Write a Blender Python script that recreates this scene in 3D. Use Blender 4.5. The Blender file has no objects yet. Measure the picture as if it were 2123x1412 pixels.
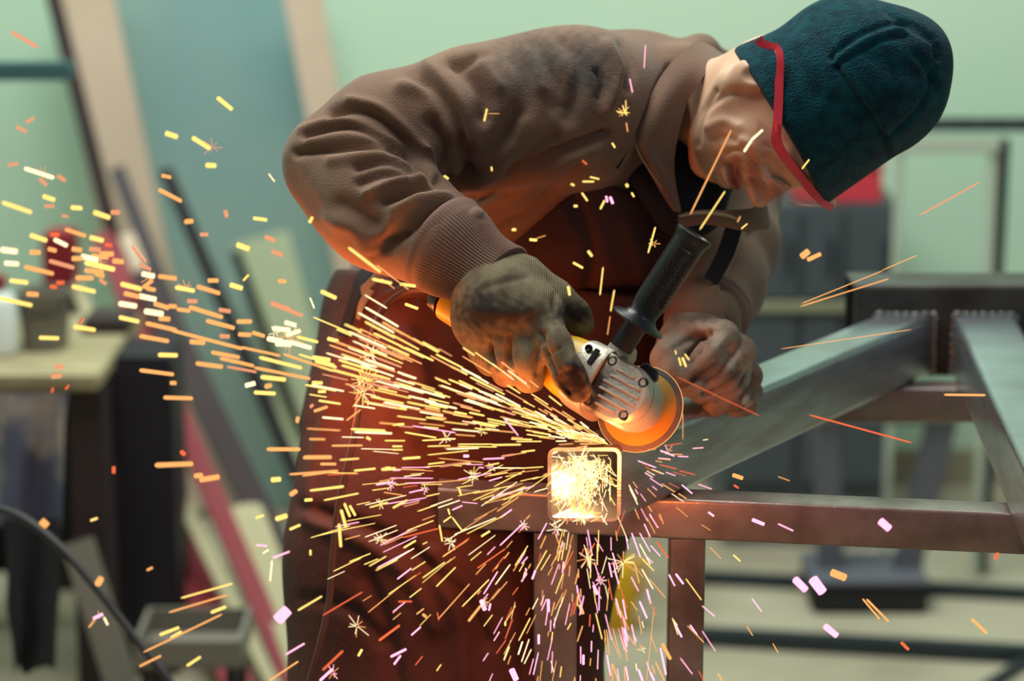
import bpy, bmesh, math, random
import numpy as np
from mathutils import Vector, Matrix

# ------------------------------------------------------------------ camera, world, lights, exposure
sc = bpy.context.scene
COL = sc.collection
FPX = 85.0 / 36.0 * 2123.0
PITCH = math.radians(12.9)
CAM = np.array([0.0, 0.0, 1.67])
SP, CP = math.sin(PITCH), math.cos(PITCH)
FWD = np.array([0, CP, -SP]); UP = np.array([0, SP, CP]); RT = np.array([1.0, 0, 0])
cd = bpy.data.cameras.new('camera'); cam = bpy.data.objects.new('camera', cd); COL.objects.link(cam)
cam.location = CAM; cam.rotation_euler = (math.pi / 2 - PITCH, 0, 0)
cd.lens = 85; cd.sensor_width = 36; cd.clip_start = 0.05; cd.clip_end = 60
cd.dof.use_dof = True; cd.dof.focus_distance = 2.81; cd.dof.aperture_fstop = 2.1; cd.dof.aperture_blades = 9
sc.camera = cam
sc.view_settings.view_transform = 'Standard'; sc.view_settings.look = 'None'
sc.view_settings.gamma = 1.0; sc.view_settings.use_curve_mapping = False
sc.view_settings.exposure = 0.0
sc.cycles.use_denoising = True
sc.cycles.sample_clamp_indirect = 4.0
sc.cycles.max_bounces = 6
w = bpy.data.worlds.new('world'); sc.world = w; w.use_nodes = True
w.node_tree.nodes['Background'].inputs[0].default_value = (0.56, 0.54, 0.64, 1)
w.node_tree.nodes['Background'].inputs[1].default_value = 0.20

def area(name, loc, target, sx, sy, power, col):
    l = bpy.data.lights.new(name, 'AREA'); l.shape = 'RECTANGLE'; l.size = sx; l.size_y = sy
    l.energy = power; l.color = col
    o = bpy.data.objects.new(name, l); COL.objects.link(o); o.location = loc
    o.rotation_euler = (Vector(target) - Vector(loc)).to_track_quat('-Z', 'Y').to_euler()
    return o
area('ceiling_light_panel', (-0.5, 3.35, 3.4), (0.1, 3.1, 0.9), 2.4, 1.2, 80, (0.98, 1.0, 0.90))
area('ceiling_light_back', (-1.1, 4.6, 3.6), (-1.0, 5.9, 1.2), 7.0, 0.8, 138, (0.92, 1.0, 0.93))
area('front_fill_light', (2.6, 0.6, 2.9), (0.3, 3.0, 1.1), 1.6, 1.2, 9, (0.80, 0.92, 1.0))  # added fill light for the face and right side, not a real window

# ------------------------------------------------------------------ projection helpers (photo pixels -> world)
def P(px, py, d):
    return CAM + RT * ((px - 1061.5) / FPX * d) + UP * (-(py - 706.0) / FPX * d) + FWD * d
def PY(px, py, Y):
    r = RT * ((px - 1061.5) / FPX) + UP * (-(py - 706.0) / FPX) + FWD
    return CAM + r * ((Y - CAM[1]) / r[1])
def PZ(px, py, Z):
    r = RT * ((px - 1061.5) / FPX) + UP * (-(py - 706.0) / FPX) + FWD
    return CAM + r * ((Z - CAM[2]) / r[2])
def proj(p):
    q = p - CAM
    d = q @ FWD
    return 1061.5 + (q @ RT) / d * FPX, 706.0 - (q @ UP) / d * FPX, d
def camdir(x, y, z):               # x right, y up, z towards the camera
    v = RT * x + UP * y - FWD * z
    return v / np.linalg.norm(v)

# ------------------------------------------------------------------ materials
def srgb(r, g, b):
    f = lambda c: (c / 255 / 12.92) if c / 255 <= 0.04045 else ((c / 255 + 0.055) / 1.055) ** 2.4
    return (f(r), f(g), f(b), 1.0)
MATS = {}
def mat(name, col, rough=0.6, metal=0.0, col2=None, nscale=8.0, lo=0.4, hi=0.65, bump=0.0, bscale=60.0, attr=None,
        sheen=0.0, stretch=None, trans=0.0, coat=0.0, spec=0.5, wave=None):
    m = bpy.data.materials.new(name); m.use_nodes = True; nt = m.node_tree; N = nt.nodes; L = nt.links
    b = N['Principled BSDF']
    b.inputs['Base Color'].default_value = srgb(*col); b.inputs['Roughness'].default_value = rough
    b.inputs['Metallic'].default_value = metal; b.inputs['Sheen Weight'].default_value = sheen
    b.inputs['Transmission Weight'].default_value = trans; b.inputs['Coat Weight'].default_value = coat
    b.inputs['Specular IOR Level'].default_value = spec
    tc = N.new('ShaderNodeTexCoord'); vec = tc.outputs['Object']
    if stretch:
        mp = N.new('ShaderNodeMapping'); mp.inputs['Scale'].default_value = stretch
        L.new(vec, mp.inputs[0]); vec = mp.outputs[0]
    out = None
    if col2:
        n = N.new('ShaderNodeTexNoise'); n.inputs['Scale'].default_value = nscale; n.inputs['Detail'].default_value = 5
        L.new(vec, n.inputs[0])
        r = N.new('ShaderNodeMapRange'); r.inputs[1].default_value = lo; r.inputs[2].default_value = hi
        L.new(n.outputs[0], r.inputs[0])
        mx = N.new('ShaderNodeMix'); mx.data_type = 'RGBA'
        mx.inputs[6].default_value = srgb(*col); mx.inputs[7].default_value = srgb(*col2)
        L.new(r.outputs[0], mx.inputs[0]); out = mx.outputs[2]
    if attr:                       # dirt and stain mask stored on the mesh
        a = N.new('ShaderNodeAttribute'); a.attribute_name = 'stain'
        mx = N.new('ShaderNodeMix'); mx.data_type = 'RGBA'
        if out: L.new(out, mx.inputs[6])
        else: mx.inputs[6].default_value = srgb(*col)
        mx.inputs[7].default_value = srgb(*attr)
        L.new(a.outputs['Fac'], mx.inputs[0]); out = mx.outputs[2]
    if out: L.new(out, b.inputs['Base Color'])
    h = None
    if bump:
        n2 = N.new('ShaderNodeTexNoise'); n2.inputs['Scale'].default_value = bscale; n2.inputs['Detail'].default_value = 3
        L.new(vec, n2.inputs[0]); h = n2.outputs[0]
        if wave:
            wv = N.new('ShaderNodeTexWave'); wv.inputs['Scale'].default_value = wave; wv.inputs['Distortion'].default_value = 2.0
            wv.inputs['Detail Scale'].default_value = 1.5
            L.new(vec, wv.inputs[0])
            ad = N.new('ShaderNodeMath'); ad.operation = 'ADD'; L.new(h, ad.inputs[0]); L.new(wv.outputs[1], ad.inputs[1]); h = ad.outputs[0]
        bp = N.new('ShaderNodeBump'); bp.inputs['Strength'].default_value = bump; bp.inputs['Distance'].default_value = 0.004
        L.new(h, bp.inputs['Height']); L.new(bp.outputs[0], b.inputs['Normal'])
    MATS[name] = m
    return m
def emit(name, col, s):
    m = bpy.data.materials.new(name); m.use_nodes = True; nt = m.node_tree
    nt.nodes.remove(nt.nodes['Principled BSDF'])
    e = nt.nodes.new('ShaderNodeEmission'); e.inputs[0].default_value = (*col, 1); e.inputs[1].default_value = s
    nt.links.new(e.outputs[0], nt.nodes['Material Output'].inputs[0]); MATS[name] = m
    return m

mat('wall_paint', (192, 220, 196), 0.9, col2=(180, 214, 190), nscale=0.7, bump=0.05, bscale=30)
mat('concrete', (168, 162, 140), 0.85, col2=(128, 118, 98), nscale=1.6, bump=0.1, bscale=25)
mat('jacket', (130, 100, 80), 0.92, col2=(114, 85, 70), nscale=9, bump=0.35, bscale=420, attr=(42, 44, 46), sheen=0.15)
mat('rib_knit', (120, 90, 78), 0.92, bump=0.25, bscale=400, sheen=0.1)
mat('apron_leather', (78, 42, 35), 0.8, col2=(58, 30, 27), nscale=7, bump=0.3, bscale=90, spec=0.3)
mat('trousers', (44, 36, 40), 0.9)
mat('shirt', (16, 22, 34), 0.9, bump=0.2, bscale=300)
mat('skin', (216, 176, 146), 0.5, col2=(204, 152, 124), nscale=18, bump=0.08, bscale=180, attr=(150, 62, 54))
mat('fleece', (8, 68, 78), 1.0, col2=(5, 46, 60), nscale=60, bump=0.9, bscale=330, sheen=0.10, spec=0.1)
mat('glove_knit', (136, 124, 100), 0.95, col2=(112, 98, 80), nscale=40, bump=0.5, bscale=500, attr=(44, 38, 40), wave=150, spec=0.2)
mat('glove_leather', (156, 136, 120), 0.9, col2=(112, 94, 84), nscale=22, bump=0.3, bscale=200, attr=(206, 196, 178), spec=0.2)
mat('boot', (28, 24, 24), 0.6)
mat('steel', (176, 182, 192), 0.30, 0.88, col2=(156, 156, 162), nscale=9, bump=0.12, bscale=50, stretch=(1, 1, 6))
mat('steel_scale', (160, 146, 142), 0.34, 0.62, col2=(116, 98, 94), nscale=12, bump=0.15, bscale=80)
mat('steel_dark', (74, 74, 72), 0.5, 0.4, col2=(58, 50, 48), nscale=14, bump=0.15, bscale=80)
mat('weld', (150, 150, 146), 0.4, 0.9, bump=0.5, bscale=200)
mat('tool_yellow', (226, 178, 34), 0.42, coat=0.1, bump=0.05, bscale=200)
mat('cast_alloy', (196, 190, 176), 0.42, 0.55, bump=0.15, bscale=300, attr=(40, 30, 30))
mat('tool_black', (26, 28, 33), 0.34, bump=0.06, bscale=300)
mat('screw_dark', (40, 36, 38), 0.4, 0.6)
mat('disc_label', (176, 128, 34), 0.6, bump=0.2, bscale=400)
mat('disc_abrasive', (96, 86, 84), 0.85, bump=0.4, bscale=700)
mat('cable', (96, 66, 60), 0.6)
mat('cable_black', (34, 30, 38), 0.5)
mat('frame_red', (228, 62, 76), 0.35, coat=0.2)
mat('dark_cloth', (20, 20, 26), 0.9)
mat('rag', (70, 74, 92), 0.95, col2=(150, 140, 126), nscale=7, lo=0.45, hi=0.6)
mat('plank_beige', (206, 184, 164), 0.8, col2=(196, 176, 152), nscale=3)
mat('plank_dark', (50, 35, 39), 0.7)
mat('panel_teal', (112, 152, 154), 0.75, col2=(142, 166, 156), nscale=1.2)
mat('panel_green', (174, 186, 152), 0.8)
mat('rod_dark', (38, 32, 38), 0.5, 0.3)
mat('plank_red', (136, 20, 38), 0.6)
mat('plank_cream', (184, 178, 142), 0.75)
mat('rack_teal', (74, 112, 116), 0.5, 0.3)
mat('wood_top', (170, 160, 124), 0.75, col2=(140, 128, 98), nscale=6, stretch=(1, 8, 1))
mat('black_panel', (24, 20, 32), 0.6)
mat('grey_plastic', (122, 118, 108), 0.6)
mat('white_plastic', (214, 222, 220), 0.5)
mat('cab_grey', (78, 86, 92), 0.6, 0.2)
mat('cab_strip', (150, 150, 120), 0.7)
mat('box_red', (214, 60, 74), 0.6)
mat('tube_pale', (196, 206, 190), 0.5, 0.1)
mat('tube_black', (34, 46, 52), 0.5)
mat('jug_yellow', (220, 168, 12), 0.5)
mat('machine_black', (22, 20, 28), 0.5)
mat('machine_grey', (104, 106, 116), 0.5, 0.3)
def glass(name):
    m = bpy.data.materials.new(name); m.use_nodes = True; nt = m.node_tree; N = nt.nodes; L = nt.links
    N.remove(N['Principled BSDF'])
    t = N.new('ShaderNodeBsdfTransparent'); t.inputs[0].default_value = (0.93, 0.93, 0.90, 1)
    g = N.new('ShaderNodeBsdfGlossy'); g.inputs['Roughness'].default_value = 0.06; g.inputs['Color'].default_value = (1, .96, .88, 1)
    f = N.new('ShaderNodeLayerWeight'); f.inputs[0].default_value = 0.08; mth = N.new('ShaderNodeMath'); mth.operation = 'MULTIPLY_ADD'; mth.use_clamp = True; mth.inputs[1].default_value = 0.25; mth.inputs[2].default_value = 0.07; L.new(f.outputs['Fresnel'], mth.inputs[0])
    mx = N.new('ShaderNodeMixShader'); L.new(mth.outputs[0], mx.inputs[0]); L.new(t.outputs[0], mx.inputs[1]); L.new(g.outputs[0], mx.inputs[2])
    L.new(mx.outputs[0], N['Material Output'].inputs[0]); MATS[name] = m
glass('clear_lens')
emit('spark_white', (1.0, 0.80, 0.45), 1.7)
emit('spark_yellow', (1.0, 0.68, 0.17), 1.5)
emit('spark_orange', (1.0, 0.43, 0.13), 1.25)
emit('spark_peach', (1.0, 0.40, 0.20), 0.95)
emit('spark_magenta', (1.0, 0.40, 0.58), 1.9)
emit('spark_red', (1.0, 0.16, 0.06), 1.1)
emit('disc_glow', (1.0, 0.42, 0.12), 1.1)

# ------------------------------------------------------------------ object helpers
def mesh_obj(name, verts, faces, m, parent=None, smooth=True, auto=None):
    me = bpy.data.meshes.new(name)
    me.from_pydata([tuple(map(float, v)) for v in verts], [], [tuple(int(i) for i in f) for f in faces]); me.update()
    return link(name, me, m, parent, smooth, auto)
def link(name, me, m, parent=None, smooth=True, auto=None):
    if m: me.materials.append(MATS[m])
    if smooth:
        me.polygons.foreach_set('use_smooth', [True] * len(me.polygons))
        if auto: me.set_sharp_from_angle(angle=math.radians(auto))
    o = bpy.data.objects.new(name, me); COL.objects.link(o)
    if parent:
        o.parent = parent
        o.matrix_parent_inverse = Matrix.Translation(-parent.location)
    return o
def bm_obj(name, bm, m, parent=None, smooth=True, auto=35):
    bmesh.ops.recalc_face_normals(bm, faces=bm.faces)
    me = bpy.data.meshes.new(name); bm.to_mesh(me); bm.free()
    return link(name, me, m, parent, smooth, auto)
def empty(name, loc):
    o = bpy.data.objects.new(name, None); COL.objects.link(o); o.location = [float(c) for c in loc]; o.empty_display_size = 0.05
    return o
def tag(o, label, cat, group=None):
    o['label'] = label; o['category'] = cat
    if group: o['group'] = group
    return o
def nrm(v): return v / np.linalg.norm(v)
def oriented_box(name, T, B, wd, th, m, parent=None, bev=0.002, wdir=(1, 0, 0)):
    """bar from T to B, width wd along wdir, thickness th"""
    T, B = np.array(T, float), np.array(B, float); ax = B - T; a = nrm(ax); x = np.array(wdir, float); x = nrm(x - a * (x @ a)); y = np.cross(a, x)
    bm = bmesh.new(); vs = []
    for k in (T, B):
        for sx, sy in ((-1, -1), (1, -1), (1, 1), (-1, 1)):
            vs.append(bm.verts.new(k + x * sx * wd / 2 + y * sy * th / 2))
    for f in ((0, 1, 2, 3), (7, 6, 5, 4), (0, 4, 5, 1), (1, 5, 6, 2), (2, 6, 7, 3), (3, 7, 4, 0)):
        bm.faces.new([vs[i] for i in f])
    if bev: bmesh.ops.bevel(bm, geom=list(bm.edges), offset=bev, segments=2, affect='EDGES')
    return bm_obj(name, bm, m, parent)
def vbox(name, px0, py0, px1, py1, Y, th, m, parent=None, bev=0.004, to_floor=False):
    a = PY(px0, py0, Y); b = PY(px1, py1, Y)
    z0 = 0.0 if to_floor else b[2]
    return wbox(name, (a[0], Y, z0), (b[0], Y + th, a[2]), m, parent, bev)
def wbox(name, lo, hi, m, parent=None, bev=0.004):
    c = [(lo[i] + hi[i]) / 2 for i in range(3)]; s = [abs(hi[i] - lo[i]) for i in range(3)]
    bm = bmesh.new(); bmesh.ops.create_cube(bm, size=1)
    bmesh.ops.scale(bm, vec=s, verts=bm.verts); bmesh.ops.translate(bm, vec=c, verts=bm.verts)
    if bev: bmesh.ops.bevel(bm, geom=list(bm.edges), offset=min(bev, min(s) * 0.3), segments=2, affect='EDGES')
    return bm_obj(name, bm, m, parent)
def catmull(pts, n=8):
    pts = [np.array(p, float) for p in pts]; out = []
    q = [2 * pts[0] - pts[1]] + pts + [2 * pts[-1] - pts[-2]]
    for i in range(1, len(q) - 2):
        for k in range(n):
            t = k / n; a, b, c, d = q[i - 1], q[i], q[i + 1], q[i + 2]
            out.append(0.5 * (2 * b + (c - a) * t + (2 * a - 5 * b + 4 * c - d) * t * t + (3 * b - a - 3 * c + d) * t ** 3))
    out.append(pts[-1]); return out
def tube(name, pts, radii, m, parent=None, seg=14, closed_ends=True, flat=None, smooth_n=8):
    path = catmull(pts, smooth_n)
    if np.isscalar(radii): radii = [radii] * len(pts)
    rr = [float(v[0]) for v in catmull([(r, 0) for r in radii], smooth_n)]
    V, Fc = [], []; side = None
    for i, p in enumerate(path):
        t = nrm(path[min(i + 1, len(path) - 1)] - path[max(i - 1, 0)])
        if side is None:
            side = np.cross(t, (0, 0, 1.0)) if abs(t[2]) < .9 else np.cross(t, (0, 1.0, 0))
        side = nrm(side - t * (side @ t)); up = np.cross(side, t)
        for k in range(seg):
            a = 2 * math.pi * k / seg
            V.append(p + rr[i] * (math.cos(a) * side + math.sin(a) * up))
    n = len(path)
    for i in range(n - 1):
        for k in range(seg):
            Fc.append((i * seg + k, i * seg + (k + 1) % seg, (i + 1) * seg + (k + 1) % seg, (i + 1) * seg + k))
    if closed_ends:
        Fc.append(tuple(range(seg - 1, -1, -1))); Fc.append(tuple((n - 1) * seg + k for k in range(seg)))
    return mesh_obj(name, V, Fc, m, parent, auto=50)
def lathe(name, base, axis, prof, m, parent=None, seg=40, auto=40, scale2=None, ref=None):
    a = nrm(np.array(axis, float)); r = np.array(ref if ref is not None else ((0, 0, 1.0) if abs(a[2]) < .9 else (1.0, 0, 0)), float)
    x = nrm(r - a * (a @ r)); y = np.cross(a, x); V, Fc = [], []
    for t, rad in prof:
        for k in range(seg):
            an = 2 * math.pi * k / seg
            V.append(np.array(base) + a * t + rad * (math.cos(an) * x + math.sin(an) * y))
    for i in range(len(prof) - 1):
        for k in range(seg):
            Fc.append((i * seg + k, i * seg + (k + 1) % seg, (i + 1) * seg + (k + 1) % seg, (i + 1) * seg + k))
    Fc.append(tuple(range(seg - 1, -1, -1))); Fc.append(tuple((len(prof) - 1) * seg + k for k in range(seg)))
    bm = bmesh.new(); vs = [bm.verts.new(v) for v in V]
    for f in Fc: bm.faces.new([vs[i] for i in f])
    return bm_obj(name, bm, m, parent, auto=auto)
def patch(name, rows, m, th, parent=None, nu=6, nv=6):
    """smooth sheet through a grid of points, given a thickness"""
    R = [catmull(r, nu) for r in rows]
    C = [catmull([R[i][j] for i in range(len(R))], nv) for j in range(len(R[0]))]
    nc, nr = len(C), len(C[0]); V = np.array(C)
    du = np.gradient(V, axis=0); dv = np.gradient(V, axis=1); n = np.cross(du, dv); n /= np.linalg.norm(n, axis=2, keepdims=True) + 1e-9
    n = n * np.where((n @ FWD) > 0, -1, 1)[..., None]
    A = (V + n * th / 2).reshape(-1, 3); B = (V - n * th / 2).reshape(-1, 3); k = nc * nr; Fc = []
    for i in range(nc - 1):
        for j in range(nr - 1):
            a, b, c, d = i * nr + j, (i + 1) * nr + j, (i + 1) * nr + j + 1, i * nr + j + 1
            Fc += [(a, b, c, d), (k + d, k + c, k + b, k + a)]
    ring = [i * nr for i in range(nc)] + [(nc - 1) * nr + j for j in range(1, nr)] + [i * nr + nr - 1 for i in range(nc - 2, -1, -1)] + [j for j in range(nr - 2, 0, -1)]
    for i in range(len(ring)):
        a, b = ring[i], ring[(i + 1) % len(ring)]; Fc.append((b, a, k + a, k + b))
    bm = bmesh.new(); vs = [bm.verts.new(v) for v in np.concatenate([A, B])]
    for f in Fc:
        try: bm.faces.new([vs[i] for i in f])
        except ValueError: pass
    return bm_obj(name, bm, m, parent, auto=60)

# ------------------------------------------------------------------ implicit surfaces (numpy) -> mesh
def s_cone(p, a, b, ra, rb):
    a = np.asarray(a, np.float32); b = np.asarray(b, np.float32); ba = b - a; pa = p - a
    h = np.clip((pa @ ba) / (ba @ ba), 0, 1)
    return np.linalg.norm(pa - h[..., None] * ba, axis=-1) - (ra + (rb - ra) * h)
def s_ell(p, c, r, R=None):
    q = p - np.asarray(c, np.float32)
    if R is not None: q = q @ np.asarray(R, np.float32)       # columns of R are the axes
    r = np.asarray(r, np.float32); k0 = np.linalg.norm(q / r, axis=-1); k1 = np.linalg.norm(q / (r * r), axis=-1)
    return k0 * (k0 - 1) / np.maximum(k1, 1e-6)
def smin(a, b, k):
    h = np.maximum(k - np.abs(a - b), 0) / k
    return np.minimum(a, b) - h * h * k * 0.25
def smax(a, b, k): return -smin(-a, -b, k)
def chain(p, pts, k=0.01, d=None):
    """smooth union of round cones; pts = [(point, radius), ...]"""
    for (a, ra), (b, rb) in zip(pts[:-1], pts[1:]):
        c = s_cone(p, a, b, ra, rb); d = c if d is None else smin(d, c, k)
    return d
def sdf_mesh(name, f, lo, hi, h, m, parent=None, post=None, smooth_it=0):
    lo = np.array(lo, float); hi = np.array(hi, float); Bk = 12
    nb = np.ceil((hi - lo) / (h * Bk)).astype(int); n = nb * Bk
    ii = np.stack(np.meshgrid(*[np.arange(k) for k in nb], indexing='ij'), -1).reshape(-1, 3)
    cen = (lo + (ii * Bk + (Bk - 1) / 2) * h).astype(np.float32)
    v = f(cen); act = np.abs(v) < Bk * h * 0.9 * 1.35 + 0.004
    V = np.ones(tuple(n), np.float32)
    for b in ii[(~act) & (v < 0)]:
        V[b[0] * Bk:(b[0] + 1) * Bk, b[1] * Bk:(b[1] + 1) * Bk, b[2] * Bk:(b[2] + 1) * Bk] = -1
    off = np.stack(np.meshgrid(*[np.arange(Bk)] * 3, indexing='ij'), -1).reshape(-1, 3)
    ab = ii[act]
    for s in range(0, len(ab), 96):
        g = (ab[s:s + 96, None, :] * Bk + off[None])
        val = f((lo + g * h).astype(np.float32).reshape(-1, 3))
        g = g.reshape(-1, 3); V[g[:, 0], g[:, 1], g[:, 2]] = val
    V[0] = V[-1] = 1; V[:, 0] = V[:, -1] = 1; V[:, :, 0] = V[:, :, -1] = 1
    I = V < 0
    cnt = sum(I[x:n[0] - 1 + x, y:n[1] - 1 + y, z:n[2] - 1 + z].astype(np.int8) for x in (0, 1) for y in (0, 1) for z in (0, 1))
    cells = np.argwhere((cnt > 0) & (cnt < 8)); K = len(cells)
    idx = np.full(cnt.shape, -1, np.int32); idx[cells[:, 0], cells[:, 1], cells[:, 2]] = np.arange(K)
    cor = np.array([(x, y, z) for x in (0, 1) for y in (0, 1) for z in (0, 1)])
    cv = np.stack([V[cells[:, 0] + c[0], cells[:, 1] + c[1], cells[:, 2] + c[2]] for c in cor], 1)
    acc = np.zeros((K, 3)); num = np.zeros(K)
    for a in range(8):
        for b in range(a + 1, 8):
            if np.abs(cor[a] - cor[b]).sum() != 1: continue
            va, vb = cv[:, a], cv[:, b]; mk = (va < 0) != (vb < 0)
            t = np.where(mk, va / np.where(mk, va - vb, 1), 0)
            acc += np.where(mk[:, None], cor[a] + t[:, None] * (cor[b] - cor[a]), 0); num += mk
    pts = lo + (cells + acc / num[:, None]) * h
    Q = []
    for ax in range(3):
        u, w_ = (ax + 1) % 3, (ax + 2) % 3
        sl0 = [slice(None)] * 3; sl1 = [slice(None)] * 3; sl0[ax] = slice(0, -1); sl1[ax] = slice(1, None)
        A0, A1 = I[tuple(sl0)], I[tuple(sl1)]
        e = np.argwhere(A0 != A1); e = e[(e[:, u] > 0) & (e[:, w_] > 0) & (e[:, u] < n[u] - 1) & (e[:, w_] < n[w_] - 1)]
        fl = A0[e[:, 0], e[:, 1], e[:, 2]]
        def cell(du, dw):
            c = e.copy(); c[:, u] += du; c[:, w_] += dw
            return idx[c[:, 0], c[:, 1], c[:, 2]]
        q = np.stack([cell(-1, -1), cell(0, -1), cell(0, 0), cell(-1, 0)], 1)
        q[~fl] = q[~fl][:, ::-1]; Q.append(q)
    Q = np.concatenate(Q); Q = Q[(Q >= 0).all(1)]
    if smooth_it:
        for _ in range(smooth_it):
            s_ = np.zeros_like(pts); c_ = np.zeros(len(pts))
            for k in range(4):
                np.add.at(s_, Q[:, k], pts[Q[:, (k + 1) % 4]] + pts[Q[:, (k + 3) % 4]]); np.add.at(c_, Q[:, k], 2)
            pts = 0.5 * pts + 0.5 * s_ / np.maximum(c_, 1)[:, None]
    if post: pts = post(pts, Q)
    me = bpy.data.meshes.new(name); me.vertices.add(len(pts)); me.vertices.foreach_set('co', pts.astype(np.float32).ravel())
    me.loops.add(len(Q) * 4); me.loops.foreach_set('vertex_index', Q.astype(np.int32).ravel())
    me.polygons.add(len(Q)); me.polygons.foreach_set('loop_start', np.arange(0, len(Q) * 4, 4, dtype=np.int32))
    me.update(calc_edges=True); me.validate()
    return link(name, me, m, parent)
def vnormals(pts, Q):
    n = np.cross(pts[Q[:, 2]] - pts[Q[:, 0]], pts[Q[:, 3]] - pts[Q[:, 1]]); N = np.zeros_like(pts)
    for k in range(4): np.add.at(N, Q[:, k], n)
    return N / (np.linalg.norm(N, axis=1, keepdims=True) + 1e-12)
def line_dist(x, y, pl):
    best = np.full(x.shape, 1e9)
    for (x0, y0), (x1, y1) in zip(pl[:-1], pl[1:]):
        dx, dy = x1 - x0, y1 - y0; t = np.clip(((x - x0) * dx + (y - y0) * dy) / (dx * dx + dy * dy + 1e-9), 0, 1)
        best = np.minimum(best, np.hypot(x - x0 - t * dx, y - y0 - t * dy))
    return best
def sculpt(strokes):
    """strokes = [(polyline, width, height)] pressed into or raised from the side that faces the photographer"""
    def post(pts, Q):
        N = vnormals(pts, Q); x, y, d = proj(pts); vd = nrm3(CAM - pts); face = np.clip((N * vd).sum(1) * 1.6, 0, 1)
        D = np.zeros(len(pts))
        for pl, wd, hh in strokes:
            pl = [tuple(q) for q in catmull([np.array(q, float) for q in pl], 5)] if len(pl) > 2 else pl
            # bounding box cull
            xs = [q[0] for q in pl]; ys = [q[1] for q in pl]; mk = (x > min(xs) - 3 * wd) & (x < max(xs) + 3 * wd) & (y > min(ys) - 3 * wd) & (y < max(ys) + 3 * wd)
            if mk.any(): D[mk] += hh * np.exp(-(line_dist(x[mk], y[mk], pl) / wd) ** 2)
        return pts + N * (D * face)[:, None]
    return post
def nrm3(v): return v / np.linalg.norm(v, axis=-1, keepdims=True)
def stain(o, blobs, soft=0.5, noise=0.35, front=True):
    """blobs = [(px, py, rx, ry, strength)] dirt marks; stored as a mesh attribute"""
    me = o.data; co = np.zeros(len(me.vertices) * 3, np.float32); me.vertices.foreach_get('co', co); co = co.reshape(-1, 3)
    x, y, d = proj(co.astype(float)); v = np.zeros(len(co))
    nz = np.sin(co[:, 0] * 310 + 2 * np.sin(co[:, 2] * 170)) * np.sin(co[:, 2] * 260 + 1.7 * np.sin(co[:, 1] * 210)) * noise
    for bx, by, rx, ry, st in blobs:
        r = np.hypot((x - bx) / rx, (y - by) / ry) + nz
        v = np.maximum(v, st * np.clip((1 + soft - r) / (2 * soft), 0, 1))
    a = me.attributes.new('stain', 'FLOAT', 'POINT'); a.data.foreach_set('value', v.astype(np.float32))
# ------------------------------------------------------------------ the room
WALLY = 5.72
def struct(o): o['kind'] = 'structure'; return o
struct(wbox('floor', (-4.5, -2.0, -0.12), (4.5, 6.2, 0.0), 'concrete', bev=0))
struct(wbox('wall_back', (-4.5, WALLY, 0.0), (4.5, WALLY + 0.15, 3.9), 'wall_paint', bev=0))
struct(wbox('wall_left', (-4.65, -2.0, 0.0), (-4.5, WALLY + 0.15, 3.9), 'wall_paint', bev=0))
struct(wbox('wall_right', (4.5, -2.0, 0.0), (4.65, WALLY + 0.15, 3.9), 'wall_paint', bev=0))
struct(wbox('baseboard_back', (-4.5, WALLY - 0.015, 0.0), (4.5, WALLY, 0.09), 'concrete', bev=0.003))

# ------------------------------------------------------------------ background left: boards and bars leaning on the wall
def lean(name, top, bot, wpx, th, m, label, cat, Yt=5.5, Yb=None, group=None):
    """a board through two photo points: top near the wall, foot on the floor in front of it (line carried on to both)"""
    T = PY(top[0], top[1], Yt)
    # run down the photo line until it meets the floor
    f = 1.0; px, py = bot
    for _ in range(60):
        q = PZ(px, py, 0.015) if py > 520 else None
        if q is not None and q[1] < Yt - 0.05: break
        px += (bot[0] - top[0]) * 0.05; py += (bot[1] - top[1]) * 0.05
    Bt = PZ(*bot, 0.015) if Yb == 'foot' else PZ(px, py, 0.015)
    wd = wpx * (T[1] + Bt[1]) / 2 * 1.02 / FPX
    o = oriented_box(name, T, Bt, wd, th, m)
    return tag(o, label, cat, group)
lean('timber_post', (97, -60), (238, 500), 24, 0.05, 'plank_dark', 'thin dark timber leaning left of the wide beige board', 'timber', 5.46)
lean('wide_board', (160, -60), (300, 600), 126, 0.02, 'plank_beige', 'wide beige board leaning on the wall beside the teal panel', 'board', 5.58)
lean('teal_panel', (398, -60), (560, 700), 352, 0.012, 'panel_teal', 'large teal sheet panel leaning on the wall', 'panel', 5.66)
lean('narrow_board', (618, -60), (745, 620), 76, 0.03, 'plank_beige', 'beige board leaning at the right edge of the teal panel', 'board', 5.52)
lean('steel_bar', (243, 352), (600, 1290), 34, 0.03, 'rod_dark', 'dark steel bar leaning in front of the beige board, left of its twin', 'bar', 5.30, 'foot')
lean('steel_bar', (342, 352), (690, 1160), 27, 0.03, 'rod_dark', 'dark steel bar leaning in front of the teal panel', 'bar', 5.32, 'foot')
lean('steel_bar', (488, 520), (690, 1080), 18, 0.02, 'rod_dark', 'thin dark bar for the shade along the left edge of the pale green panel', 'bar', 5.36, 'foot')  # dark strip standing in for the shade at the panel's edge
lean('green_panel', (540, 492), (700, 1090), 120, 0.012, 'panel_green', 'small pale green panel leaning behind the elbow', 'panel', 5.44, 'foot')
lean('red_plank', (212, 490), (612, 1425), 44, 0.025, 'plank_red', 'long narrow red plank leaning behind the bench', 'plank', 5.1, 'foot')
lean('pale_strip', (126, 535), (572, 1432), 28, 0.02, 'plank_cream', 'cream wooden strip leaning left of the long red plank', 'plank', 5.0, 'foot')
lean('pink_plank', (262, 490), (600, 1360), 34, 0.02, 'plank_beige', 'pinkish beige plank leaning right of the long red plank', 'plank', 5.16, 'foot')
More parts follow.
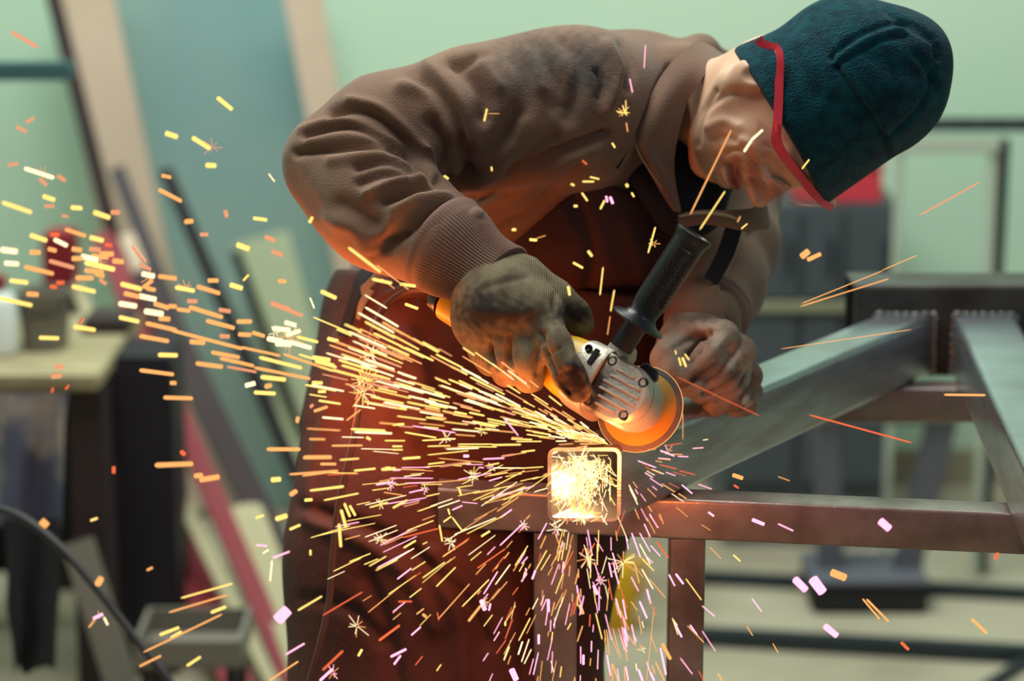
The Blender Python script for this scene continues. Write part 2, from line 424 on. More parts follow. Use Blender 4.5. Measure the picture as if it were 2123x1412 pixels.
lean('dark_plank', (296, 560), (690, 1385), 60, 0.02, 'plank_dark', 'broad dark plank leaning right of the pinkish plank', 'plank', 4.96, 'foot')
lean('cream_block', (505, 1052), (650, 1430), 74, 0.03, 'plank_cream', 'short cream board standing beside the leather apron', 'board', 4.62, 'foot')
lean('red_plank', (340, 1040), (500, 1440), 66, 0.02, 'plank_red', 'lower dark red board half hidden by the black cabinet', 'plank', 4.75, 'foot')
vb = vbox('red_crate', 84, 488, 150, 610, 4.9, 0.1, 'plank_red'); tag(vb, 'red block standing upright behind the grey pail', 'block')
o = wbox('red_crate_stand', (vb.bound_box[0][0] + 0.0, 4.9, 0), (vb.bound_box[6][0], 5.0, PY(100, 611, 4.9)[2]), 'plank_dark'); tag(o, 'dark upright under the red block behind the bench', 'post')
# rack arm top left with its upright outside the frame
rk = empty('storage_rack', (PY(-330, 150, 4.5)[0], 4.5, 0)); tag(rk, 'teal steel rack arm reaching in at the top left', 'rack')
a = PY(-330, 149, 4.5); b = PY(150, 146, 4.5)
oriented_box('arm', a, b, 0.034, 0.04, 'rack_teal', rk, 0.004, wdir=(0, 0, 1))
wbox('upright', (a[0] - 0.04, 4.47, 0), (a[0], 4.53, a[2] + 0.5), 'rack_teal', rk)
# bench with what stands on it
bz = PY(100, 772, 4.25)[2]; bx0 = PY(-260, 780, 4.25)[0]; bx1 = PY(214, 780, 4.25)[0]
bench = empty('workbench', ((bx0 + bx1) / 2, 4.4, 0)); tag(bench, 'wooden topped workbench at the left edge', 'workbench')
wbox('bench_top', (bx0, 4.22, bz - 0.028), (bx1 - .004, 4.75, bz), 'wood_top', bench)
wbox('side_panel', (bx1 - 0.07, 4.26, 0), (bx1 - 0.008, 4.60, bz - 0.028), 'plank_dark', bench)
wbox('back_panel', (bx0 + .09, 4.72, 0.1), (bx1 - 0.10, 4.74, bz - 0.028), 'black_panel', bench)
wbox('leg', (bx0 + 0.02, 4.26, 0), (bx0 + 0.08, 4.32, bz - 0.028), 'plank_dark', bench)
wbox('leg', (bx0 + 0.02, 4.66, 0), (bx0 + 0.08, 4.72, bz - 0.028), 'plank_dark', bench)
c = PY(96, 742, 4.45); c[2] = bz
pl = empty('pail', c); tag(pl, 'grey plastic pail standing on the workbench', 'pail')
lathe('pail_body', c, (0, 0, 1), [(0.001, .036), (.004, .042), (.10, .05), (.105, .053), (.112, .053), (.112, .048), (.1, .046), (.02, .038), (.018, .001)], 'grey_plastic', pl, 28)
tube('handle', [c + np.array((-.05, 0, .10)), c + np.array((-.03, -.045, .075)), c + np.array((.03, -.045, .075)), c + np.array((.05, 0, .10))], .002, 'rod_dark', pl, 8)
c = PY(-6, 760, 4.40); c[2] = bz
jr = empty('white_container', c); tag(jr, 'white plastic container at the far left of the bench', 'container')
lathe('container_body', c, (0, 0, 1), [(0.001, .036), (.006, .041), (.10, .042), (.115, .032), (.118, .022), (.126, .022)], 'white_plastic', jr, 28)
lathe('cap', c, (0, 0, 1), [(.126, .025), (.146, .025), (.149, .022)], 'plank_red', jr, 24)
c = PY(225, 715, 4.6)
tag(wbox('offcut', (c[0] - .045, 4.56, bz), (bx1 - 0.004, 4.68, bz + .028), 'plank_dark'), 'dark offcut lying at the right end of the bench', 'offcut')
bk = empty('black_cabinet', (PY(270, 1000, 4.5)[0], 4.5, 0)); tag(bk, 'tall black cabinet standing right of the workbench', 'cabinet')
x0, x1 = PY(216, 800, 4.4)[0], PY(322, 800, 4.4)[0]; zt = PY(280, 742, 4.4)[2]
wbox('cabinet_body', (x0, 4.4, 0), (x1 + .03, 4.58, zt), 'black_panel', bk, 0.006)
wbox('cabinet_door', (x0 + .006, 4.385, .05), (x1 + .024, 4.399, zt - .02), 'black_panel', bk, 0.004)
wbox('door_handle', (x0 + .02, 4.372, zt - .16), (x0 + .03, 4.3855, zt - .06), 'rod_dark', bk, 0.002)
# cloths hanging from the bench
def hang(name, x0, x1, y0, y1, d, m, label, amp=0.02, seed=1, taper=0.0):
    rnd = random.Random(seed); rows = []
    for j in range(6):
        t = j / 5; row = []
        for i in range(7):
            s = i / 6; xx = x0 + (x1 - x0) * (0.5 + (s - 0.5) * (1 - taper * t)) + rnd.uniform(-5, 5)
            yy = y0 + (y1 - y0) * t + (rnd.uniform(-14, 14) if j == 5 else 0)
            row.append(P(xx, yy, d + amp * math.sin(s * 9 + seed + t * 1.2) * (0.3 + t)))
        rows.append(row)
    return tag(patch(name, rows, m, 0.004, None, 5, 5), label, 'cloth')
hang('hanging_rag', -30, 140, 815, 1085, 4.02, 'rag', 'mottled blue and beige rag hanging from the bench', 0.02, 1, 0.15)
hang('hanging_cloth', 8, 130, 1075, 1385, 3.98, 'dark_cloth', 'black cloth hanging below the mottled rag', 0.02, 3, 0.3)
lean('grey_channel', (160, 1122), (246, 1400), 66, 0.03, 'grey_plastic', 'pale grey steel channel standing before the black cabinet', 'channel', 4.2)
cb = [(-60, 1050), (0, 1056), (60, 1082), (130, 1140), (200, 1220), (270, 1310), (330, 1385), (400, 1480)]
tag(tube('black_hose', [P(x, y, 3.55 - i * .02) for i, (x, y) in enumerate(cb)], .0062, 'cable_black', None, 12), 'thick black hose sagging across the lower left corner', 'hose')
# pale open tray low at the left
ty = 3.95; tr = empty('metal_tray', (PY(380, 1350, ty)[0], ty, 0)); tag(tr, 'pale metal tray on a stand at the lower left', 'tray')
x0, x1 = PY(275, 1340, ty)[0], PY(500, 1340, ty)[0]; z1 = PY(380, 1330, ty)[2]
wbox('tray_base', (x0, ty, z1 - .05), (x1, ty + .18, z1 - .044), 'grey_plastic', tr, 0.001)
for n_, lo_, hi_ in (('rim', (x0, ty, z1 - .044), (x1, ty + .008, z1)), ('rim', (x0, ty + .172, z1 - .044), (x1, ty + .18, z1)),
                     ('rim', (x0, ty + .008, z1 - .044), (x0 + .008, ty + .172, z1)), ('rim', (x1 - .008, ty + .008, z1 - .044), (x1, ty + .172, z1))):
    wbox(n_, lo_, hi_, 'grey_plastic', tr, 0.001)
for xx in (x0 + .01, x1 - .03):
    for yy in (ty + .01, ty + .15): wbox('leg', (xx, yy, 0), (xx + .02, yy + .02, z1 - .05), 'rod_dark', tr, 0.001)

# ------------------------------------------------------------------ background right
cy = 5.22
cbn = empty('steel_cabinet', (PY(1690, 900, cy)[0], cy, 0)); tag(cbn, 'dark grey steel cabinet standing against the back wall', 'cabinet')
x0, x1 = PY(1500, 900, cy)[0], PY(1852, 900, cy)[0]; zt = PY(1700, 424, cy)[2]
wbox('cabinet_body', (x0, cy, 0), (x1, cy + .42, zt), 'cab_grey', cbn, 0.006)
for q0, q1 in ((1506, 1646), (1656, 1732), (1742, 1848)):
    a0, a1 = PY(q0, 900, cy)[0], PY(q1, 900, cy)[0]
    for ya, yb in ((434, 618), (650, 1000)):
        dd = wbox('door_panel', (a0, cy - .012, max(.03, PY(1700, yb, cy)[2])), (a1, cy - .001, PY(1700, ya, cy)[2]), 'cab_grey', cbn, 0.003)
        wbox('handle', (a1 - .03, cy - .024, PY(1700, (ya + yb) / 2, cy)[2] - .04), (a1 - .02, cy - .0125, PY(1700, (ya + yb) / 2, cy)[2] + .04), 'tube_black', dd, 0.002)
wbox('shelf_edge', (x0 + .01, cy - .02, PY(1700, 644, cy)[2]), (x1 - .01, cy - .001, PY(1700, 624, cy)[2]), 'cab_strip', cbn, 0.003)
a0, a1 = PY(1655, 380, cy)[0], PY(1832, 380, cy)[0]
rb = empty('red_box', ((a0 + a1) / 2, cy + .15, zt)); tag(rb, 'red box lying on top of the dark grey cabinet', 'box')
wbox('box_body', (a0, cy + .02, zt), (a1, cy + .3, PY(1750, 352, cy)[2]), 'box_red', rb)
wbox('box_lid', (a0 - .004, cy + .016, PY(1750, 352, cy)[2]), (a1 + .004, cy + .304, PY(1750, 338, cy)[2]), 'box_red', rb)
# pale tube rack at the right
ry = 5.0
rr = empty('tube_rack', (PY(2000, 700, ry)[0], ry, 0)); tag(rr, 'rack of pale and black steel tubes at the right edge', 'rack')
x_l, x_r = PY(1905, 300, ry)[0], PY(2083, 300, ry)[0]
def rbar(n_, p0, p1, wd, m_): return oriented_box(n_, p0, p1, wd, wd, m_, rr, 0.003, wdir=(0, 1, 0))
bar = rbar('top_bar', PY(1880, 258, ry), PY(2300, 258, ry), 0.026, 'tube_black')
for hx in (1962, 2030, 2100, 2180):
    q = PY(hx, 258, ry - .0135); lathe('bolt', q, (0, -1, 0), [(0, .006), (.003, .006), (.004, .004)], 'cab_grey', bar, 14)
rbar('cross_tube', PY(1860, 300, ry), PY(2072, 300, ry), 0.03, 'tube_pale')
rbar('post', PY(2062, 288, ry), np.array([PY(2062, 288, ry)[0], ry, 0]), 0.018, 'tube_pale')
rbar('post', PY(2082, 288, ry + .02), np.array([PY(2082, 288, ry)[0], ry + .02, 0]), 0.022, 'tube_black')
rbar('post', PY(2290, 262, ry), np.array([PY(2290, 262, ry)[0], ry, 0]), 0.022, 'tube_black')
rbar('post', PY(1866, 290, ry), np.array([PY(1866, 290, ry)[0], ry, 0]), 0.016, 'tube_pale')
# small machine stand: black base with two splayed legs
my = 4.75
mb = empty('machine_stand', (PY(1800, 1290, my)[0], my, 0)); tag(mb, 'black based machine stand with splayed grey legs', 'stand')
x0, x1 = PY(1682, 1290, my)[0], PY(1924, 1290, my)[0]; zb = PY(1800, 1214, my)[2]
wbox('base_block', (x0, my, .0), (x1, my + .2, zb), 'machine_black', mb, 0.008)
wbox('base_plate', (x0 - .003, my - .003, zb), (x1 + .003, my + .203, zb + .008), 'machine_grey', mb, 0.002)
oriented_box('leg', PY(1712, 860, my + .1), PY(1722, 1206, my + .1), 0.055, 0.03, 'machine_grey', mb, 0.003)
oriented_box('leg', PY(1955, 860, my + .1), PY(1872, 1206, my + .1), 0.060, 0.03, 'machine_grey', mb, 0.003)
oriented_box('head_plate', PY(1690, 850, my + .1), PY(1975, 850, my + .1), 0.05, 0.05, 'machine_grey', mb, 0.003, wdir=(0, 0, 1))
# tubes lying on the floor
def ftube(p0, p1, r, label):
    a, b = PZ(*p0, r), PZ(*p1, r)
    return tag(oriented_box('floor_tube', a, b, 2 * r, 2 * r, 'tube_black', None, 0.003, wdir=(0, 0, 1)), label, 'steel tube')
ftube((1440, 1196), (2300, 1240), .014, 'black steel tube lying on the floor behind the machine stand')
ftube((1440, 1318), (2300, 1366), .017, 'black steel tube lying on the floor in front of the machine stand')
ftube((2190, 1330), (2020, 1440), .010, 'dark tube lying slantwise in the bottom right corner')
# yellow jug between the frame legs
c = PZ(1272, 1300, 0)
jg = empty('yellow_jug', c); tag(jg, 'yellow plastic jug on the floor between the frame legs', 'jug')
bm = bmesh.new()
prof = [(0, .92), (.01, 1), (.12, 1), (.145, .8), (.158, .42), (.175, .40)]
rings = []
for z, s in prof:
    rings.append([bm.verts.new((c[0] + math.copysign(abs(math.cos(t)) ** .5, math.cos(t)) * .044 * s, c[1] + math.copysign(abs(math.sin(t)) ** .5, math.sin(t)) * .032 * s, z)) for t in [2 * math.pi * k / 28 for k in range(28)]])
for r0, r1 in zip(rings[:-1], rings[1:]):
    for k in range(28): bm.faces.new((r0[k], r0[(k + 1) % 28], r1[(k + 1) % 28], r1[k]))
bm.faces.new(rings[0][::-1]); bm.faces.new(rings[-1])
bm_obj('jug_body', bm, 'jug_yellow', jg)
lathe('jug_cap', c, (0, 0, 1), [(.175, .02), (.192, .02), (.195, .017)], 'plank_red', jg, 20)
tube('jug_handle', [c + np.array(q) for q in ((.03, 0, .135), (.055, 0, .14), (.06, 0, .10), (.043, 0, .06))], .007, 'jug_yellow', jg, 10)

# ------------------------------------------------------------------ welded steel frame
ZC = CAM[2]
zA1, zA0 = ZC - .733, ZC - .821
fr = empty('welded_steelwork', (0.3, 3.05, 0)); tag(fr, 'welded steel tube frame the man is grinding', 'steel frame')
def profile(wd, ht, r, seg=4):
    pts = []
    for cx, cy_, a0 in ((wd / 2 - r, ht / 2 - r, 0), (-wd / 2 + r, ht / 2 - r, 90), (-wd / 2 + r, -ht / 2 + r, 180), (wd / 2 - r, -ht / 2 + r, 270)):
        for k in range(seg + 1):
            a = math.radians(a0 + 90 * k / seg); pts.append((cx + r * math.cos(a), cy_ + r * math.sin(a)))
    return pts
def sq_tube(name, s, e, ua, va, wd, ht, m, wall=.005, r=.009, parent=None):
    """hollow section tube from s to e; the section lies in the plane of ua, va (so ends can be mitred)"""
    s, e, ua, va = [np.array(q, float) for q in (s, e, ua, va)]
    o_, i_ = profile(wd, ht, r), profile(wd - 2 * wall, ht - 2 * wall, max(r - wall, .002)); n = len(o_)
    bm = bmesh.new(); R = []
    for c_, pr in ((s, o_), (e, o_), (e, i_), (s, i_)):
        R.append([bm.verts.new(c_ + ua * a + va * b) for a, b in pr])
    for q in range(4):
        A, B = R[q], R[(q + 1) % 4]
        for k in range(n): bm.faces.new((A[k], A[(k + 1) % n], B[(k + 1) % n], B[k]))
    return bm_obj(name, bm, m, parent or fr, auto=40)
X, Yv, Z = (1, 0, 0), (0, 1, 0), (0, 0, 1)
def at_z(px, py, z): return PZ(px, py, z)
# A: the tube being ground, mitred end towards us
nA0 = at_z(1136, 928, zA1); nA1 = at_z(1288, 928, zA1)
fA0 = at_z(1815, 652, zA1); fA1 = at_z(1938, 652, zA1)
yA, yC = nA0[1], fA0[1]
zmA = (zA0 + zA1) / 2; wA = ((nA1[0] - nA0[0]) + (fA1[0] - fA0[0])) / 2
sA = np.array([(nA0[0] + nA1[0]) / 2, yA, zmA]); eA = np.array([(fA0[0] + fA1[0]) / 2, yC, zmA])
A_tube = sq_tube('ground_tube', sA, eA, X, Z, wA, zA1 - zA0, 'steel', wall=.0045, r=.010)
# C: rear rail that A and D butt against
zC1 = PY(1900, 592, yC)[2]; zC0 = zA0 - .004
cx0 = PY(1772, 640, yC)[0]; cx1 = PY(2500, 640, yC)[0]
sq_tube('rear_rail', (cx0, yC + .052, (zC0 + zC1) / 2), (cx1, yC + .052, (zC0 + zC1) / 2), Yv, Z, .10, zC1 - zC0, 'steel_dark', r=.008)
# D: right hand rail coming towards us
nd = at_z(2123, 968, zA1); fd0 = at_z(1974, 648, zA1); fd1 = at_z(2102, 648, zA1)
dv = (nd - np.array([fd0[0], yC, zA1])); dv = dv / dv[1]
wD = fd1[0] - fd0[0]; y_near = 2.25
sD = np.array([(fd0[0] + fd1[0]) / 2, yC, zmA]); eD = sD + dv * (y_near - yC)
sq_tube('right_rail', eD, sD, X, Z, wD, zA1 - zA0, 'steel', r=.010)
# B: front crossbar the tube A rests on;  E: the rear crossbar
zB1 = zA0 - .0005; zB0 = zB1 - .05
bl = at_z(908, 1014, zB1); br = at_z(2072, 1064, zB1); u = (br - bl); u[2] = 0; bre = br + u * .22
off = np.array([0, .025, 0])
B_tube = sq_tube('front_crossbar', np.array([bl[0], bl[1], (zB0 + zB1) / 2]) + off, np.array([bre[0], bre[1], (zB0 + zB1) / 2]) + off, Yv, Z, .05, .05, 'steel_scale', wall=.003, r=.005)
er = at_z(1900, 806, zB1)
sq_tube('rear_crossbar', (at_z(1560, 806, zB1)[0], er[1] + .025, (zB0 + zB1) / 2), (bre[0], er[1] + .025, (zB0 + zB1) / 2), Yv, Z, .05, .05, 'steel_scale', wall=.003, r=.005)
# legs
def leg(px0, px1, y0, m='steel_scale', ztop=zB0 - .0005):
    a = PY(px0, 1200, y0)[0]; b = PY(px1, 1200, y0)[0]; c_ = (a + b) / 2; wd = b - a
    return sq_tube('leg', (c_, y0 + wd / 2, 0.002), (c_, y0 + wd / 2, ztop), X, Yv, wd, wd, m, wall=.003, r=.004)
yb = lambda px: bl[1] + (br[1] - bl[1]) * (px - 908) / (2072 - 908)
leg(1106, 1196, yb(1150) + .004); leg(1388, 1462, yb(1420) + .004)
lg = sq_tube('leg', (eD[0] + .02, 2.36, .002), (eD[0] + .02, 2.36, zA0 - .0005), X, Yv, .05, .05, 'steel_scale', wall=.003, r=.004)
sq_tube('leg', (cx1 - .1, yC + .05, .002), (cx1 - .1, yC + .05, zC0 - .0005), X, Yv, .05, .05, 'steel_scale', wall=.003, r=.004)
# weld beads along the butt joints
def weld(a, b, r=.0035):
    a, b = np.array(a), np.array(b); n = max(3, int(np.linalg.norm(b - a) / .006)); rnd = random.Random(5)
    pts = [a + (b - a) * k / n + np.array([rnd.uniform(-1, 1), rnd.uniform(-1, 1), rnd.uniform(-1, 1)]) * .0006 for k in range(n + 1)]
    return tube('weld_bead', pts, [r * (1 + .3 * ((k % 2) * 2 - 1)) for k in range(n + 1)], 'weld', fr, 8, True, smooth_n=2)
for c_, wd in ((eA, wA), (sD, wD)):
    weld((c_[0] - wd / 2, yC - .001, zA1 + .001), (c_[0] + wd / 2, yC - .001, zA1 + .001))
    weld((c_[0] + wd / 2 + .001, yC - .001, zA1), (c_[0] + wd / 2 + .001, yC - .001, zA0))
    weld((c_[0] - wd / 2 - .001, yC - .001, zA1), (c_[0] - wd / 2 - .001, yC - .001, zA0))
# ------------------------------------------------------------------ the man
man = empty('person', (P(930, 900, 3.25)[0], P(930, 900, 3.25)[1], 0))
tag(man, 'man in brown jacket, leather apron and dark knit cap bending over an angle grinder', 'person')

# head frame: u crown-wards, f nose-wards, r to his right
hu = camdir(.86, -.02, .50); hf = camdir(-.10, -.985, .12); hf = nrm(hf - hu * (hf @ hu)); hr = np.cross(hf, hu)
HO = CAM + RT * .334 + UP * .294 + FWD * 2.95; HS = 1.02
HB = np.stack([hu, hf, hr], 1)
def H(u_, f_, r_): return HO + (hu * u_ + hf * f_ + hr * r_) * HS
neck_base = P(1392, 245, 3.10)
ca, cb_ = P(1614, 264, 2.955), P(1782, 172, 2.925)
cax = nrm(cb_ - ca); brim_c = P(1612, 266, 2.955)
ccut = camdir(.86, .51, .06)
def f_cap(p):
    d = s_cone(p, ca, cb_, .1115, .098)
    d = smin(d, s_ell(p, P(1878, 150, 2.93), (.042, .05, .06)), .05)
    d = smin(d, s_ell(p, P(1740, 92, 2.95), (.06, .06, .056)), .03)
    d = smin(d, s_ell(p, P(1910, 112, 2.93), (.026, .04, .030)), .03)
    d = smax(d, -((p - brim_c.astype(np.float32)) @ ccut.astype(np.float32)), .012)
    return d
def f_head(p):
    q = ((p - HO.astype(np.float32)) @ HB.astype(np.float32)) / HS
    d = smax(s_ell(q, (.038, -.010, 0), (.098, .098, .077)), s_cone(p, ca, cb_, .099, .092), .004)
    d = smin(d, s_ell(q, (-.040, .035, 0), (.068, .060, .056)), .05)
    d = smin(d, s_ell(q, (.02, .05, 0), (.06, .048, .06)), .03)
    d = smin(d, s_cone(q, (-.094, .076, -.008), (-.094, .076, .008), .019, .019), .035)
    d = smin(d, s_ell(q, (-.058, .072, 0), (.034, .030, .031)), .02)
    for s in (-1, 1):
        d = smin(d, s_ell(q, (-.018, .062, s * .040), (.030, .026, .024)), .025)          # cheeks
        d = smin(d, s_cone(q, (.034, .092, s * .010), (.032, .078, s * .050), .009, .008), .014)   # brow
        d = smin(d, s_cone(q, (-.080, .05, s * .035), (-.045, -.005, s * .060), .02, .018), .03)   # jaw line
        d = smax(d, -s_ell(q, (.013, .104, s * .031), (.014, .016, .019)), .014)           # eye hollow
        d = smin(d, s_ell(q, (.012, .079, s * .031), (.0125, .0135, .0145)), .004)         # closed lid
        d = smax(d, -s_cone(q, (.0085, .096, s * .018), (.008, .086, s * .046), .0012, .0012), .003)  # lash line
        d = smin(d, s_ell(q, (-.0275, .106, s * .0125), (.009, .011, .0085)), .006)       # nostril wing
        d = smax(d, -s_cone(q, (-.024, .103, s * .022), (-.062, .082, s * .036), .0034, .0036), .012)  # smile crease
        d = smax(d, -s_ell(q, (-.0335, .110, s * .008), (.0055, .008, .005)), .003)         # nostril
        e = s_ell(q, (-.004, -.012, s * .080), (.034, .020, .010))                         # ear
        e = smax(e, -s_ell(q, (.002, -.008, s * .090), (.020, .010, .008)), .004)
        e = smin(e, s_ell(q, (-.032, -.004, s * .077), (.011, .009, .006)), .008)
        e = smax(e, (p - brim_c.astype(np.float32)) @ ccut.astype(np.float32) - .004, .003)
        d = smin(d, e, .006)
    nose = chain(q, [((.022, .094, 0), .008), ((-.004, .108, 0), .0085), ((-.0225, .119, 0), .0125)], .01)
    d = smin(d, nose, .012)
    d = smin(d, s_ell(q, (-.0555, .0995, 0), (.0065, .0095, .024)), .005)                  # lips
    d = smin(d, s_ell(q, (-.0705, .0975, 0), (.0078, .0095, .021)), .005)
    d = smax(d, -s_ell(q, (-.0632, .104, 0), (.0030, .017, .028)), .003)
    nk = chain(p, [(H(-.02, -.02, 0), .058 * HS), (P(1478, 232, 3.03), .058), (neck_base, .064), (P(1290, 300, 3.16), .09)], .02)
    d = smin(d, nk, .022)
    return smax(d, -(f_cap(p) + .004), .002)
face_lines = [([(1424, 330), (1436, 255), (1482, 190)], 8, -.005), ([(1446, 300), (1460, 235), (1500, 200), (1530, 192)], 8, -.004), ([(1500, 322), (1516, 312), (1540, 314), (1556, 330)], 6, -.004), ([(1496, 330), (1502, 350), (1506, 380)], 8, .003),
    ([(1512, 338), (1517, 368), (1534, 404)], 4, -.005), ([(1524, 345), (1530, 370), (1543, 396)], 5, .003), ([(1505, 345), (1508, 375), (1520, 402)], 5, .003), ([(1550, 345), (1560, 340), (1572, 348), (1574, 366)], 4, -.005), ([(1556, 372), (1562, 395), (1566, 415)], 7, .003),
    ([(1590, 300), (1610, 312), (1628, 330)], 6, -.003), ([(1585, 340), (1604, 362), (1640, 384)], 5, -.004), ([(1470, 262), (1500, 250), (1530, 262)], 12, .004), ([(1480, 290), (1500, 285), (1520, 292)], 9, -.003), ([(1540, 290), (1560, 300), (1580, 325)], 8, .003)]
hb = np.array([H(*c_) for c_ in [(.14, 0, 0), (-.14, 0, 0), (0, .14, 0), (0, -.12, 0), (0, 0, .1), (0, 0, -.1)]] + [P(1290, 300, 3.16) + .1, P(1290, 300, 3.16) - .1])
body = sdf_mesh('body', f_head, hb.min(0) - .02, hb.max(0) + .02, .0021, 'skin', man, sculpt(face_lines), 1)
stain(body, [(1526, 372, 11, 44, .9), (1562, 350, 9, 22, .5), (1612, 405, 26, 14, .4)], .6, .1)
# cap -----------------------------------------------------------------------------------------
cap_strokes = [([(1682, 40), (1712, 100), (1760, 175), (1812, 250), (1838, 300), (1846, 345)], 7, -.0045), ([(1694, 34), (1726, 98), (1774, 172), (1824, 246), (1850, 296), (1858, 340)], 6, .003),
    ([(1722, 118), (1770, 80), (1820, 56), (1880, 46), (1935, 78)], 6, -.004), ([(1728, 130), (1775, 94), (1825, 70), (1880, 60), (1930, 92)], 6, .003), ([(1732, 142), (1780, 108), (1830, 84), (1880, 76)], 5, -.003),
    ([(1842, 285), (1890, 240), (1925, 190), (1940, 140)], 6, -.004), ([(1838, 20), (1880, 55), (1935, 90), (1945, 120)], 7, -.006), ([(1900, 110), (1928, 145), (1950, 200)], 9, -.005),
    ([(1535, 118), (1570, 180), (1612, 250), (1660, 335), (1700, 388)], 10, .002), ([(1560, 100), (1600, 170), (1640, 240), (1690, 320), (1730, 375)], 6, -.0012),
    ([(1640, 120), (1660, 160), (1690, 200)], 18, -.003), ([(1740, 210), (1770, 260), (1790, 320)], 20, -.004), ([(1800, 110), (1850, 140), (1900, 150)], 22, -.005)]
lo_ = np.minimum(ca, cb_) - .24; hi_ = np.maximum(ca, cb_) + .24
cap = sdf_mesh('knit_cap', f_cap, lo_, hi_, .0032, 'fleece', man, sculpt(cap_strokes), 1)
cap['label'] = 'dark teal fleece cap with stitched seams'

# torso volumes shared by jacket and apron ------------------------------------------------------
Wst, Cst, Nck = P(940, 640, 3.26), P(1200, 370, 3.15), P(1375, 225, 3.11)
RS, LS = P(1195, 222, 2.97), P(1480, 400, 3.27)
EL, MF, CW, CE = P(692, 338, 2.93), P(800, 432, 2.885), P(918, 505, 2.835), P(1032, 590, 2.80)
def f_torso(p):
    d = chain(p, [(Wst, .150), (Cst, .162), (Nck, .085)], .05)
    d = smin(d, s_cone(p, P(1060, 215, 3.10), P(1300, 190, 3.08), .082, .074), .05)
    return d
def f_jacket(p):
    d = f_torso(p)
    d = smin(d, s_cone(p, Cst, LS, .13, .085), .05)
    up = chain(p, [(P(1255, 215, 3.02), .088), (RS, .089), (P(985, 245, 2.95), .080), (P(800, 285, 2.94), .070), (EL, .059)], .04)
    up = smin(up, s_ell(p, P(1120, 190, 3.0), (.10, .07, .066)), .04)
    d = smin(d, up, .035)
    fo = chain(p, [(EL, .0585), (P(745, 385, 2.91), .066), (MF, .070), (CW, .060)], .03)
    d = smin(d, fo, .016)
    la = chain(p, [(LS, .088), (P(1512, 505, 3.20), .062), (P(1490, 590, 3.12), .055), (P(1455, 668, 3.0), .048)], .03)
    la = smin(la, s_cone(p, P(1330, 450, 3.18), P(1420, 560, 3.14), .11, .07), .04)
    d = smin(d, la, .03)
    hood = chain(p, [(P(1502, 122, 3.16), .012), (P(1452, 112, 3.10), .022), (P(1408, 150, 3.03), .030), (P(1372, 220, 2.985), .030)], .02)
    d = smin(d, hood, .015)
    nk = chain(p, [(P(1350, 290, 3.08), .070), (P(1478, 235, 3.04), .062)], .01)
    d = smax(d, -nk, .008)
    # opening at the throat
    d = smax(d, -s_ell(p, P(1425, 390, 3.02), (.045, .085, .085)), .012)
    # hem
    hm = ((p - P(760, 600, 3.2).astype(np.float32)) @ camdir(-.80, -.60, 0).astype(np.float32))
    return smax(d, hm - .05, .01)
def Zc(pts, ox=560, oy=40, s=2.354): return [(ox + a / s, oy + b / s) for a, b in pts]
